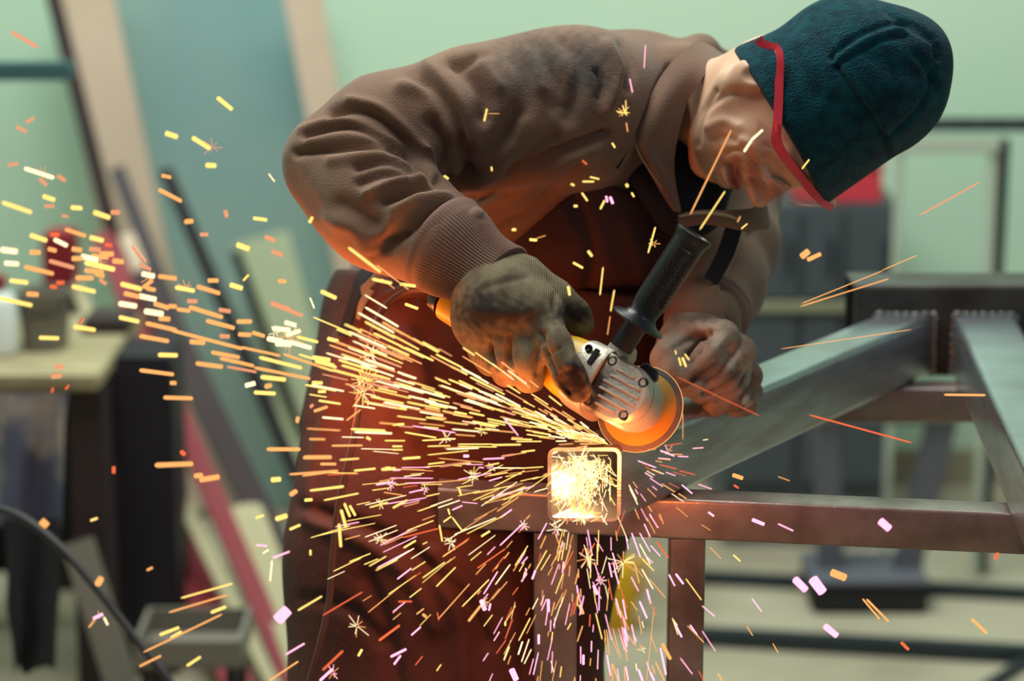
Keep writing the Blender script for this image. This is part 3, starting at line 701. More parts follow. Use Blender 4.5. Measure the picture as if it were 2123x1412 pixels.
folds = [
 (Zc([(150, 540), (260, 508), (390, 500), (520, 560), (640, 610)]), 9, .005), (Zc([(300, 455), (400, 432), (520, 470), (640, 570), (700, 650), (790, 770)]), 11, -.010),
 (Zc([(390, 400), (520, 430), (640, 520), (760, 640)]), 11, .006),
 (Zc([(170, 560), (390, 520), (550, 590), (690, 670)]), 8, -.008), (Zc([(120, 650), (300, 628), (500, 618), (650, 655), (770, 745)]), 9, -.009),
 (Zc([(200, 600), (380, 570), (560, 620)]), 12, .004), (Zc([(300, 690), (500, 665), (650, 700), (760, 760)]), 11, .005),
 (Zc([(420, 720), (560, 690), (700, 735), (840, 795)]), 8, -.008), (Zc([(470, 855), (620, 790), (740, 768), (830, 790)]), 9, .007),
 (Zc([(430, 800), (560, 755), (690, 760)]), 8, -.006), (Zc([(560, 890), (700, 838), (850, 815), (950, 850)]), 9, -.009), (Zc([(600, 930), (740, 870), (880, 850)]), 10, .006),
 (Zc([(570, 1100), (680, 1010), (800, 930), (960, 880)]), 14, -.012), (Zc([(520, 1050), (620, 960), (720, 900)]), 14, .005), (Zc([(500, 1160), (560, 1090), (640, 1040)]), 10, -.006),
 (Zc([(700, 235), (790, 330), (870, 440), (930, 560), (965, 760)]), 17, -.014), (Zc([(640, 330), (760, 350), (850, 450), (900, 560)]), 15, .007), (Zc([(760, 215), (860, 320), (950, 440), (1000, 600)]), 16, .008),
 (Zc([(890, 205), (960, 270), (1030, 370), (1040, 480)]), 15, -.012), (Zc([(980, 150), (1040, 230), (1110, 330)]), 14, .006), (Zc([(880, 196), (1000, 205), (1060, 160)]), 8, -.005),
 (Zc([(790, 500), (850, 620), (840, 755)]), 13, -.011), (Zc([(830, 775), (920, 805), (1000, 765)]), 9, -.012), (Zc([(760, 620), (790, 700), (830, 750)]), 9, .006),
 (Zc([(1160, 130), (1230, 260), (1240, 420), (1180, 560)]), 20, -.008), (Zc([(1290, 120), (1340, 220), (1390, 330), (1400, 420)]), 18, -.009), (Zc([(1230, 100), (1290, 200), (1320, 330)]), 14, .006),
 (Zc([(1440, 100), (1500, 200), (1500, 330), (1450, 480)]), 16, -.008), (Zc([(1590, 250), (1612, 290), (1612, 350), (1600, 380)]), 5, -.006), (Zc([(1650, 130), (1690, 220), (1690, 320), (1640, 450)]), 14, .007), (Zc([(1720, 120), (1760, 230), (1740, 330)]), 12, -.007),
 (Zc([(1180, 770), (1290, 640), (1390, 570)]), 12, -.008), (Zc([(1000, 880), (1150, 800), (1400, 650), (1640, 555)]), 9, -.012), (Zc([(1020, 940), (1200, 850), (1450, 690), (1600, 620)]), 16, .008), (Zc([(1080, 1000), (1300, 900), (1500, 720)]), 10, -.006),
 (Zc([(1010, 640), (1110, 600), (1200, 460)]), 16, -.007), (Zc([(1120, 700), (1190, 600), (1230, 500)]), 12, .005),
 (Zc([(80, 720), (160, 850), (260, 1000)]), 18, -.004), (Zc([(280, 980), (420, 1020), (480, 1120)]), 20, .006), (Zc([(350, 900), (480, 980), (540, 1010)]), 16, -.006),
 ([(1560, 470), (1535, 530), (1500, 590)], 10, -.008), ([(1520, 480), (1510, 540), (1480, 600)], 10, .006),
 ([(1450, 100), (1425, 130), (1420, 160)], 8, -.008), ([(1390, 140), (1360, 200), (1330, 280)], 8, -.008)]
folds = [(a_, b_, h_ * 1.25) for a_, b_, h_ in folds]
allp = np.array([EL, RS, LS, Wst, CW, Nck, P(1458, 672, 3.0), P(1452, 112, 3.1)])
jacket = sdf_mesh('jacket', f_jacket, allp.min(0) - .19, allp.max(0) + .18, .0046, 'jacket', man, sculpt(folds), 1)
jacket['label'] = 'brown fleece work jacket with grease stains'
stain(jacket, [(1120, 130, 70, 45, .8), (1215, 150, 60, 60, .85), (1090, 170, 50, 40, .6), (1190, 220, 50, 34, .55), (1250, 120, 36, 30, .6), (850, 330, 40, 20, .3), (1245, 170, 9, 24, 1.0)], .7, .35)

# lapels of the hood collar
patch('collar', [[P(1492, 112, 3.10), P(1452, 92, 3.04), P(1415, 108, 2.985), P(1372, 160, 2.945), P(1340, 222, 2.925), P(1312, 272, 2.925), P(1330, 318, 2.93), P(1396, 434, 2.955)],
                 [P(1500, 120, 3.09), P(1470, 112, 3.03), P(1432, 140, 2.965), P(1392, 190, 2.93), P(1362, 250, 2.915), P(1342, 300, 2.915), P(1362, 350, 2.925), P(1402, 436, 2.955)],
                 [P(1502, 126, 3.08), P(1484, 130, 3.02), P(1452, 165, 2.965), P(1420, 215, 2.945), P(1402, 280, 2.945), P(1394, 335, 2.945), P(1398, 390, 2.955), P(1408, 440, 2.96)]], 'jacket', .007, man)
patch('collar', [[P(1404, 448, 2.965), P(1450, 440, 2.965), P(1500, 440, 2.975), P(1545, 436, 3.0), P(1584, 420, 3.05)],
                 [P(1406, 458, 2.962), P(1450, 450, 2.96), P(1500, 454, 2.968), P(1548, 462, 2.99), P(1590, 462, 3.05)],
                 [P(1420, 466, 2.97), P(1460, 460, 2.972), P(1505, 466, 2.98), P(1550, 476, 3.0), P(1588, 470, 3.06)]], 'jacket', .008, man)
tube('zipper', [P(1408, 449, 2.955), P(1450, 442, 2.953), P(1500, 446, 2.96), P(1530, 455, 2.97)], .0018, 'wood_top', man, 8)
tube('zipper', [P(1312, 285, 2.918), P(1330, 326, 2.922), P(1365, 378, 2.935), P(1396, 420, 2.948)], .0016, 'wood_top', man, 8)
# shirt at the throat
def f_shirt(p):
    d = chain(p, [(P(1400, 265, 3.09), .062), (P(1420, 360, 3.055), .060), (P(1432, 420, 3.03), .045)], .02)
    return smin(d, s_cone(p, P(1290, 330, 3.0), P(1400, 430, 3.0), .02, .03), .03)
sdf_mesh('shirt', f_shirt, P(1300, 330, 3.05) - .16, P(1430, 380, 3.05) + .16, .005, 'shirt', man)

# ribbed cuff of the right sleeve
def cuff(A, B, r0, r1, flare, name='sleeve_cuff', ribs=84, tilt=0.0):
    a = nrm(B - A); sd = nrm(np.cross(a, FWD)); up = np.cross(sd, a); V, Fc = [], []; n = ribs * 4
    prof = [(-.02, r0 * .985), (0, r0 * 1.02), (.06, r0 * 1.045), (.12, r0 * 1.01), (.18, r0 * 1.0)] + [(t, r0 + (r1 - r0) * t ** .8 + .003 * math.sin(t * 7)) for t in np.linspace(.22, .93, 12)] + [(.97, r1 * flare), (1.0, r1 * flare), (1.0, r1 * .86), (.9, r1 * .84)]
    L_ = np.linalg.norm(B - A)
    for j, (t, r) in enumerate(prof):
        for k in range(n):
            an = 2 * math.pi * k / n; rib = .0009 * math.cos(ribs * an) if t > .2 else .0002 * math.cos(ribs * an)
            V.append(A + a * (t * L_ + tilt * math.cos(an) * t) + (r + rib) * (math.cos(an) * sd + math.sin(an) * up))
    for j in range(len(prof) - 1):
        for k in range(n): Fc.append((j * n + k, j * n + (k + 1) % n, (j + 1) * n + (k + 1) % n, (j + 1) * n + k))
    bm = bmesh.new(); vs = [bm.verts.new(v) for v in V]
    for f in Fc: bm.faces.new([vs[i] for i in f])
    return bm_obj(name, bm, 'rib_knit', man, auto=80)
cuff(P(912, 500, 2.838), P(1036, 588, 2.80), .0595, .0465, 1.05)
cuff(P(1478, 640, 3.04), P(1452, 690, 2.985), .049, .043, 1.05, ribs=60)

# trousers and boots --------------------------------------------------------------------------
hipR, hipL = P(850, 760, 3.2), P(960, 760, 3.34)
kR, kL = np.array([hipR[0] + .05, hipR[1] - .06, .50]), np.array([hipL[0] + .08, hipL[1] - .03, .50])
aR, aL = np.array([kR[0] - .03, kR[1] + .04, .10]), np.array([kL[0] - .01, kL[1] + .06, .10])
def f_trs(p):
    d = s_cone(p, P(930, 655, 3.27), (hipR + hipL) / 2, .125, .12)
    for h_, k_, a_ in ((hipR, kR, aR), (hipL, kL, aL)):
        d = smin(d, chain(p, [(h_, .092), (k_, .068), (a_, .062)], .02), .04)
    return d
q_ = np.array([hipR, hipL, kR, kL, aR, aL, P(930, 655, 3.27)])
sdf_mesh('trousers', f_trs, q_.min(0) - .18, q_.max(0) + .18, .010, 'trousers', man)
for a_ in (aR, aL):
    fw = nrm(np.array([.8, -.6, 0]))
    def f_b(p): 
        d = s_cone(p, a_ + np.array([0, 0, .03]), a_ - np.array([0, 0, .045]), .064, .052)
        d = smin(d, s_cone(p, a_ + np.array([0, 0, -.052]) - fw * .03, a_ + fw * .15 + np.array([0, 0, -.058]), .046, .040), .03)
        return smax(d, -(p[..., 2] - .002), .004)
    sdf_mesh('boot', f_b, a_ - np.array([.25, .25, .12]), a_ + np.array([.25, .25, .16]), .008, 'boot', man)

# leather apron -------------------------------------------------------------------------------
chest_n = camdir(.50, -.42, .76).astype(np.float32)
def halfpx(p, a, b, d):           # signed distance to the sheet through two photo points, positive to the right of a->b
    A, B = P(*a, d), P(*b, d); n = nrm(np.cross(B - A, A - CAM)).astype(np.float32)
    return (p - A.astype(np.float32)) @ n
def f_bib(p):
    t = f_torso(p); d = np.abs(t - .010) - .0035
    d = smax(d, -((p - P(1120, 470, 3.2).astype(np.float32)) @ chest_n) + .0, .004)
    d = smax(d, halfpx(p, (1262, 332), (1402, 440), 3.0), .004)
    d = smax(d, halfpx(p, (1010, 545), (1262, 332), 3.0), .006)
    d = smax(d, halfpx(p, (1402, 440), (1580, 520), 3.0), .006)
    return d
s1 = float(halfpx(P(1200, 600, 3.0)[None].astype(np.float32), (1262, 332), (1402, 440), 3.0)[0])
if s1 > 0:
    _h = halfpx
    def halfpx(p, a, b, d): return -_h(p, a, b, d)
bib_folds = [([(1190, 420), (1230, 520), (1210, 640)], 16, -.006), ([(1300, 470), (1330, 560), (1310, 650)], 16, .005), ([(1080, 560), (1180, 600), (1260, 680)], 14, -.006)]
bib = sdf_mesh('apron_bib', f_bib, np.minimum(Wst, Cst) - .22, np.maximum(Nck, Cst) + np.array([.2, .1, .1]), .0042, 'apron_leather', man, sculpt(bib_folds))
skT, skM, skB = P(925, 690, 3.20), P(915, 900, 3.16), P(925, 1480, 3.10)
def f_skirt(p):
    q = p.copy()
    d = chain(q, [(P(960, 600, 3.24), .146), (skT, .156), (skM, .172), (P(924, 1150, 3.12), .198), (skB, .205)], .05)
    d = smin(d, chain(q, [(P(1290, 560, 3.10), .085), (P(1240, 800, 3.10), .085), (P(1130, 1000, 3.10), .11), (P(1080, 1200, 3.08), .10)], .05), .06)
    d = smax(d, P(925, 1480, 3.1)[2] - p[..., 2] - .02, .004)
    back = -((p - P(900, 800, 3.30).astype(np.float32)) @ nrm(np.array([.55, -.80, .0])).astype(np.float32))
    d = smax(d, back - .12, .004)
    return smax(d, halfpx(p, (740, 560), (1300, 610), 3.2) - .0, .004)
sk_folds = [([(622, 1050), (740, 1085), (850, 1140), (960, 1240), (1010, 1330)], 14, -.010), ([(640, 1080), (760, 1130), (850, 1200), (900, 1300)], 16, .008), ([(700, 700), (690, 820), (650, 960), (640, 1060)], 12, .008),
    ([(760, 640), (740, 760), (720, 900)], 14, -.008), ([(820, 900), (900, 980), (1000, 1040)], 20, -.008), ([(1080, 1150), (1100, 1280), (1090, 1410)], 22, -.010), ([(760, 1200), (800, 1300), (820, 1410)], 20, -.010), ([(900, 1150), (950, 1290), (960, 1410)], 20, .010),
    ([(630, 1240), (720, 1260), (790, 1330)], 14, -.007), ([(850, 700), (880, 800), (870, 900)], 20, .008)]
lo_ = np.minimum(P(600, 560, 3.1), P(600, 1480, 3.1)) - np.array([.15, .25, .05]); hi_ = np.maximum(P(1300, 560, 3.3), P(1300, 1480, 3.1)) + np.array([.12, .2, .05])
skirt = sdf_mesh('apron_skirt', f_skirt, lo_, hi_, .0052, 'apron_leather', man, sculpt(sk_folds), 1)
# apron ties at the hip and strap over the shoulder
tube('apron_tie', [P(905, 612, 3.04), P(860, 602, 3.03), P(812, 612, 3.05), P(775, 640, 3.08)], [.009, .010, .009, .007], 'apron_leather', man, 10)
patch('apron_tie', [[P(770, 548, 3.10), P(742, 566, 3.08), P(728, 610, 3.07), P(714, 655, 3.07), P(700, 695, 3.07)], [P(790, 556, 3.10), P(762, 578, 3.07), P(746, 616, 3.06), P(732, 660, 3.06), P(716, 700, 3.06)]], 'dark_cloth', .003, man)
patch('apron_tie', [[P(786, 560, 3.07), P(768, 575, 3.06), P(748, 595, 3.055)], [P(790, 574, 3.07), P(772, 592, 3.06), P(750, 612, 3.055)]], 'grey_plastic', .003, man)  # pale piece standing in for a highlight on the dark tie
patch('apron_tie', [[P(762, 598, 3.065), P(744, 626, 3.06), P(738, 660, 3.06)], [P(776, 604, 3.065), P(756, 634, 3.06), P(746, 664, 3.06)]], 'grey_plastic', .003, man)  # second pale piece, the lower highlight of the tie
patch('apron_strap', [[P(1256, 334, 2.93), P(1272, 300, 2.925), P(1300, 262, 2.925)], [P(1282, 350, 2.93), P(1300, 318, 2.92), P(1322, 290, 2.92)]], 'dark_cloth', .003, man)
patch('apron_strap', [[P(1540, 470, 2.99), P(1520, 530, 2.985), P(1488, 590, 2.98)], [P(1505, 470, 2.985), P(1488, 520, 2.98), P(1460, 575, 2.975)]], 'dark_cloth', .004, man)
# ------------------------------------------------------------------ gloves (parts of the man's clothing)
def f_rglove(p):
    d = chain(p, [(P(1000, 572, 2.812), .041), (P(1045, 622, 2.785), .043), (P(1062, 660, 2.772), .040)], .03)
    d = smin(d, s_ell(p, P(1052, 660, 2.772), (.050, .036, .040)), .03)
    d = smin(d, s_cone(p, P(990, 668, 2.80), P(1112, 652, 2.76), .027, .026), .03)       # knuckle line
    fi = [ [(P(1072, 690, 2.752), .020), (P(1092, 752, 2.735), .0178), (P(1096, 782, 2.745), .0165), (P(1106, 788, 2.785), .014)],
           [(P(1026, 695, 2.772), .019), (P(1040, 748, 2.752), .0165), (P(1050, 772, 2.765), .0155), (P(1066, 778, 2.80), .013)],
           [(P(984, 688, 2.795), .017), (P(1002, 732, 2.775), .0150), (P(1016, 752, 2.785), .0140), (P(1030, 760, 2.815), .012)],
           [(P(1118, 650, 2.755), .023), (P(1150, 716, 2.722), .0190), (P(1180, 778, 2.705), .0175), (P(1198, 806, 2.706), .0160)] ]
    for k, c_ in enumerate(fi): d = smin(d, chain(p, c_, .008), .010)
    th = chain(p, [(P(1085, 590, 2.80), .034), (P(1148, 622, 2.80), .023), (P(1190, 652, 2.802), .0175), (P(1206, 672, 2.806), .0145)], .012)
    return smin(d, th, .016)
g = [P(960, 540, 2.8), P(1230, 840, 2.75), P(960, 840, 2.8), P(1230, 540, 2.8)]
rg_str = [([(1014, 715), (1018, 735), (1030, 765)], 5, -.007), ([(1055, 700), (1052, 735), (1066, 780)], 5, -.007), ([(1040, 715), (1044, 745), (1052, 770)], 10, .003), ([(1085, 705), (1094, 745), (1098, 775)], 11, .004), ([(1148, 690), (1172, 750), (1192, 800)], 12, .003), ([(1118, 690), (1136, 740), (1160, 790), (1180, 815)], 5, -.005), ([(1014, 722), (1016, 748)], 6, -.006), ([(1051, 712), (1049, 760)], 7, -.007), ([(1128, 690), (1112, 730), (1112, 775)], 6, -.005), ([(990, 640), (1060, 650), (1110, 640)], 16, .003), ([(1010, 690), (1060, 702), (1100, 700)], 7, -.002),
          ([(1152, 610), (1150, 640), (1156, 668)], 7, -.004), ([(1000, 600), (1040, 585), (1090, 575)], 8, -.002), ([(1135, 735), (1160, 725)], 4, -.0015), ([(1160, 775), (1190, 765)], 4, -.0012)]
rg = sdf_mesh('glove', f_rglove, np.min(g, 0) - .05, np.max(g, 0) + .05, .0019, 'glove_knit', man, sculpt(rg_str), 1)
stain(rg, [(1000, 645, 60, 40, .85), (1060, 650, 70, 26, .8), (1030, 690, 60, 22, .6), (1190, 790, 34, 44, 1.0), (1160, 745, 26, 30, .35), (1190, 650, 40, 22, .95), (1110, 670, 20, 24, .6)], .5, .3)
rg['label'] = 'right work glove, knitted and dirty'
def f_lglove(p):
    d = s_ell(p, P(1440, 735, 2.975), (.046, .036, .044))
    d = smin(d, s_cone(p, P(1452, 672, 3.01), P(1450, 720, 2.975), .042, .042), .03)
    fi = [ [(P(1432, 692, 2.955), .022), (P(1498, 697, 2.925), .0190), (P(1468, 742, 2.905), .0175), (P(1432, 778, 2.905), .0160)],
           [(P(1480, 688, 2.975), .021), (P(1534, 730, 2.938), .0190), (P(1500, 782, 2.915), .0175), (P(1455, 812, 2.915), .0160)],
           [(P(1505, 705, 2.99), .020), (P(1549, 780, 2.955), .0175), (P(1520, 822, 2.930), .0165), (P(1482, 838, 2.925), .0155)],
           [(P(1520, 735, 3.0), .018), (P(1556, 812, 2.975), .0135), (P(1545, 838, 2.955), .0130), (P(1526, 846, 2.945), .012)] ]
    for c_ in fi: d = smin(d, chain(p, c_, .008), .0025)
    th = chain(p, [(P(1415, 700, 2.965), .026), (P(1386, 745, 2.93), .0200), (P(1402, 782, 2.905), .0175), (P(1432, 800, 2.90), .0150)], .012)
    return smin(d, th, .008)
g = [P(1360, 640, 2.95), P(1580, 870, 2.95), P(1360, 870, 2.95), P(1580, 640, 2.95)]
lg_str = [([(1516, 718), (1493, 752), (1464, 771), (1436, 786)], 5, -.009), ([(1536, 768), (1514, 794), (1480, 811), (1460, 818)], 5, -.009), ([(1560, 778), (1556, 802), (1538, 826)], 4, -.006), ([(1446, 725), (1453, 705), (1470, 688)], 6, -.008), ([(1500, 700), (1466, 745), (1436, 770)], 12, .005), ([(1532, 735), (1496, 782), (1462, 800)], 12, .005), ([(1550, 788), (1512, 826), (1480, 838)], 11, .004), ([(1388, 730), (1400, 770), (1425, 790)], 12, .003), ([(1412, 800), (1436, 790), (1450, 778)], 5, -.006), ([(1448, 705), (1445, 725), (1430, 745)], 9, -.006), ([(1400, 720), (1430, 705), (1455, 692)], 8, -.004), ([(1470, 690), (1478, 712)], 6, -.002), ([(1500, 720), (1520, 735)], 5, -.002)]
lgl = sdf_mesh('glove', f_lglove, np.min(g, 0) - .075, np.max(g, 0) + .06, .0019, 'glove_leather', man, sculpt(lg_str), 1)
stain(lgl, [(1490, 700, 16, 14, .5), (1515, 745, 18, 18, .5), (1550, 770, 8, 20, .5), (1548, 832, 9, 9, .9), (1470, 676, 40, 8, .4), (1400, 705, 30, 12, .3)], .6, .4)
lgl['label'] = 'left work glove, worn suede, gripping the tube'

# ------------------------------------------------------------------ safety glasses
sg = empty('safety_glasses', H(.05, .10, 0)); tag(sg, 'red framed clear safety glasses worn over the cap', 'glasses')
def on_cap(px, py, off=.004, d0=2.70):
    """point on the near side of cap or face seen at a photo pixel"""
    o_ = P(px, py, d0); r_ = nrm(o_ - CAM); t = 0
    for _ in range(80):
        q = (o_ + r_ * t)[None].astype(np.float32)
        v = float(np.minimum(f_cap(q), f_head(q))[0])
        if v < .0005: break
        t += v * .8
        if t > .5: t = P(px, py, 2.9)[1] - o_[1]; break
    return o_ + r_ * (t - off)
tube('eyelash', [on_cap(1600, 364, .0006), on_cap(1618, 370, .0006), on_cap(1640, 386, .0006)], [.0009, .0014, .0008], 'plank_dark', man, 8)
tp = [(1571, 80), (1580, 90), (1597, 95), (1612, 101), (1618, 125), (1616, 170), (1613, 225), (1611, 268)]
dref = None
def strip(name, pts, ws, th, m, parent, refs=None):
    """flat bar along 3-d points: width in the photo plane, given thickness"""
    pts = [np.array(q) for q in pts]; path = catmull(pts, 6); wv = [float(q[0]) for q in catmull([(a, 0) for a in ws], 6)]
    V, Fc = [], []
    for i, q in enumerate(path):
        t = nrm(path[min(i + 1, len(path) - 1)] - path[max(i - 1, 0)]); vd = nrm(CAM - q); sd = nrm(np.cross(t, vd)); up = np.cross(sd, t)
        for a, b in ((-1, -1), (1, -1), (1, 1), (-1, 1)): V.append(q + sd * a * wv[i] / 2 + up * b * th / 2)
    n = len(path)
    for i in range(n - 1):
        for k in range(4): Fc.append((i * 4 + k, i * 4 + (k + 1) % 4, i * 4 + 4 + (k + 1) % 4, i * 4 + 4 + k))
    Fc += [(3, 2, 1, 0), tuple(4 * (n - 1) + k for k in range(4))]
    bm = bmesh.new(); vs = [bm.verts.new(v) for v in V]
    for f in Fc: bm.faces.new([vs[i] for i in f])
    bmesh.ops.recalc_face_normals(bm, faces=bm.faces)
    sharp = [e for e in bm.edges if len(e.link_faces) == 2 and e.calc_face_angle(0) > 1.0]
    bmesh.ops.bevel(bm, geom=sharp, offset=min(.0008, th * .25), segments=2, affect='EDGES')
    return bm_obj(name, bm, m, parent, auto=50)
near = [on_cap(x, y, .006) for x, y in tp]
dn = [proj(q)[2] for q in near]; dl = np.linspace(min(dn[2], dn[3]) - .0, min(dn) - .002, len(tp))
near = [P(x, y, min(dn[i], 2.86)) for i, (x, y) in enumerate(tp)]
dd_ = [proj(q)[2] for q in near]; sm = [np.mean(dd_[max(0, i - 2):i + 3]) - .004 for i in range(len(dd_))]
near = [P(x, y, sm[i]) for i, (x, y) in enumerate(tp)]
tm = strip('temple', near[:6], [.012, .0105, .0085, .0090, .0090, .0092], .003, 'frame_red', sg)
lathe('rivet', P(1572.5, 81.5, sm[0] - .0022), -FWD, [(0, .0022), (.0006, .0022), (.001, .0015)], 'weld', tm, 14)
strip('temple_sleeve', [P(1616, 160, sm[5] - .001), P(1614, 225, sm[6] - .001), P(1611, 266, sm[7] - .001)], [.0105, .0108, .0110], .0042, 'frame_red', sg)
dH = sm[7]
bar_px = [(1611, 264, dH), (1610, 290, dH + .002), (1622, 318, dH + .012), (1648, 352, dH + .035), (1678, 390, dH + .064), (1704, 418, dH + .092), (1724, 430, dH + .115)]
strip('brow_bar', [P(*q) for q in bar_px], [.0110, .0120, .0115, .0110, .0105, .0095, .0080], .007, 'frame_red', sg)
lathe('hinge', P(1611, 266, dH - .003), UP, [(-.005, .0025), (.005, .0025)], 'frame_red', sg, 12)
patch('lens', [[P(1610, 282, dH + .001), P(1622, 318, dH + .010), P(1648, 354, dH + .033), P(1678, 392, dH + .062), P(1704, 420, dH + .090), P(1722, 430, dH + .112)],
               [P(1590, 262, dH - .002), P(1590, 318, dH + .002), P(1612, 366, dH + .020), P(1646, 402, dH + .050), P(1682, 424, dH + .080), P(1712, 431, dH + .105)],
               [P(1570, 246, dH - .001), P(1566, 312, dH + .000), P(1582, 372, dH + .014), P(1618, 412, dH + .044), P(1660, 427, dH + .076), P(1704, 431, dH + .104)]], 'clear_lens', .0018, sg)
patch('far_cup', [[P(1716, 408, dH + .115), P(1730, 405, dH + .125), P(1734, 425, dH + .125)], [P(1720, 428, dH + .11), P(1728, 430, dH + .115), P(1732, 432, dH + .12)]], 'clear_lens', .0015, sg)

# ------------------------------------------------------------------ angle grinder
GT, DC = P(1281, 808, 2.700), P(1327, 848, 2.766)          # top of gear case, centre of disc
gw = nrm(GT - DC); tail = P(928, 624, 2.870); gu = nrm(DC - tail); gu = nrm(gu - gw * (gu @ gw)); gv = np.cross(gw, gu)
SPN = DC                                                    # origin: centre of the disc, on the spindle
GS = 1.0
def G(u_, v_, w_): return SPN + gu * u_ + gv * v_ + gw * w_
gr = empty('angle_grinder', SPN); tag(gr, 'yellow angle grinder with silver gear case and black side handle', 'grinder')
def loft(name, secs, m, parent, n=40, e=2.6, auto=40):
    """secs = [(u, half_v, half_w, centre_v, centre_w)] superellipse sections along the tool axis"""
    bm = bmesh.new(); R = []
    for u_, a, b, cv, cw in secs:
        R.append([bm.verts.new(G(u_, cv + math.copysign(abs(math.cos(t)) ** (2 / e), math.cos(t)) * a, cw + math.copysign(abs(math.sin(t)) ** (2 / e), math.sin(t)) * b)) for t in [2 * math.pi * k / n for k in range(n)]])
    for A, B in zip(R[:-1], R[1:]):
        for k in range(n): bm.faces.new((A[k], A[(k + 1) % n], B[(k + 1) % n], B[k]))
    bm.faces.new(R[0][::-1]); bm.faces.new(R[-1])
    return bm_obj(name, bm, m, parent, auto=auto)
cwh = .034                                                  # height of tool axis above the disc
yb_ = loft('motor_housing', [(-.275, .018, .016, 0, cwh), (-.270, .024, .022, 0, cwh), (-.22, .027, .026, 0, cwh), (-.15, .027, .027, 0, cwh), (-.110, .031, .030, 0, cwh), (-.090, .036, .034, 0, cwh), (-.068, .0385, .036, 0, cwh)], 'tool_yellow', gr)
loft('rear_cap', [(-.292, .014, .013, 0, cwh), (-.288, .019, .017, 0, cwh), (-.276, .021, .019, 0, cwh)], 'tool_black', yb_)
loft('slide_switch', [(-.150, .004, .004, .030, cwh + .002), (-.145, .007, .006, .030, cwh + .002), (-.118, .007, .006, .031, cwh + .002), (-.113, .004, .004, .031, cwh + .002)], 'tool_black', gr, 16)
fl = loft('motor_flange', [(-.070, .0395, .037, 0, cwh), (-.066, .041, .038, 0, cwh), (-.052, .0415, .0385, 0, cwh), (-.040, .0425, .040, 0, cwh - .001), (-.037, .0415, .0395, 0, cwh - .001)], 'cast_alloy', gr, e=3.2)
for v0, v1 in ((.010, .030), (-.030, -.002)):               # air slots in the flange
    oriented_box('air_slot', G(-.049, v0, cwh + .0388), G(-.049, v1, cwh + .0382), .0065, .004, 'tool_black', fl, .0008, wdir=gu)
lathe('flange_screw', G(-.060, .026, cwh + .0365), gw, [(0, .0046), (.0024, .0046), (.0030, .0033), (.0018, .0018), (.0008, .0005)], 'screw_dark', fl, 18)
def outline(ub, uf, hv, seg=20):
    pts = [(ub, -hv + 2 * hv * k / 10) for k in range(10, 0, -1)]
    pts += [(ub + (uf - ub) * k / 6, -hv) for k in range(6)] + [(uf + hv * math.sin(t), -hv * math.cos(t)) for t in [math.pi * k / seg for k in range(seg + 1)]] + [(uf + (ub - uf) * k / 6, hv) for k in range(1, 6)]
    return pts
def extrude_outline(name, layers, m, parent, auto=38):
    """layers = [(back u, front-centre u, half v, w)] stacked D-shaped outlines"""
    ub, uf, hv, w_ = layers[-1]; mid = (ub + uf + hv) / 2 - .004
    layers = layers + [(mid + (ub - mid) * s, mid + (uf - mid) * s, hv * s, w_ + .00005) for s in (.85, .7, .55, .4, .25, .1)]
    bm = bmesh.new(); R = [[bm.verts.new(G(u_, v_, w_)) for u_, v_ in outline(ub, uf, hv)] for ub, uf, hv, w_ in layers]; n = len(R[0])
    for A, B in zip(R[:-1], R[1:]):
        for k in range(n): bm.faces.new((A[k], A[(k + 1) % n], B[(k + 1) % n], B[k]))
    bm.faces.new(R[0][::-1]); bm.faces.new(R[-1])
    return bm_obj(name, bm, m, parent, auto=auto)
gc = extrude_outline('gear_case', [(-.036, .002, .026, .012), (-.037, .004, .031, .015), (-.037, .004, .0345, .030), (-.037, .002, .0350, .052), (-.037, .002, .0345, .0545)], 'cast_alloy', gr)
gp = extrude_outline('gear_cover', [(-.0365, .000, .0352, .0548), (-.0365, .000, .0358, .0562), (-.0365, .000, .0352, .0600), (-.0360, -.001, .0342, .0640), (-.0350, -.002, .0318, .0668)], 'cast_alloy', gr)
for o_ in (gc, gp): stain(o_, [(1240, 800, 22, 40, .97), (1228, 830, 14, 26, .9), (1256, 775, 20, 14, .6), (1250, 815, 18, 14, .6), (1262, 757, 8, 8, .4)], .45, .35)
for k, v_ in enumerate((-.024, -.015, -.006, .003, .012, .021)):
    e0, e1 = ((-.020, .008), (-.022, .018), (-.026, .024), (-.026, .024), (-.022, .020), (-.020, .006))[k]
    oriented_box('cooling_rib', G(e0, v_, .0675), G(e1, v_, .0675), .0030, .0030, 'cast_alloy', gp, .0008, wdir=gv)
for u_, v_ in ((-.029, .0265), (-.029, -.0265), (.018, .0215), (.018, -.0215)):
    lathe('cover_screw', G(u_, v_, .0630), gw, [(0, .0058), (.0042, .0058), (.0048, .0046), (.0026, .0030), (.0018, .0006)], 'screw_dark', gp, 20)
loft('lock_lever', [(-.004, .004, .004, .0370, .046), (.000, .007, .006, .0385, .046), (.016, .007, .006, .0365, .046), (.021, .003, .003, .0340, .046)], 'tool_black', gr, 16)
lathe('spindle_collar', G(0, 0, 0), gw, [(.003, .0225), (.005, .0275), (.012, .0290), (.0145, .0280)], 'cast_alloy', gr, 40)
lathe('clamp_flange', G(0, 0, 0), gw, [(-.0065, .017), (-.006, .019), (.0035, .019), (.0042, .018)], 'steel', gr, 36)
dsk = empty('x', SPN); bpy.data.objects.remove(dsk)
RD = .0512
lathe('grinding_disc', G(0, 0, 0), gw, [(-.0016, .006), (-.0016, RD - .001), (-.0008, RD), (.0008, RD), (.0016, RD - .001), (.0016, .0445), (.0016, .006)], 'disc_abrasive', gr, 72)
lathe('disc_label', G(0, 0, 0), gw, [(.0017, .0445), (.0021, .0440), (.0021, .019)], 'disc_label', gr, 72)
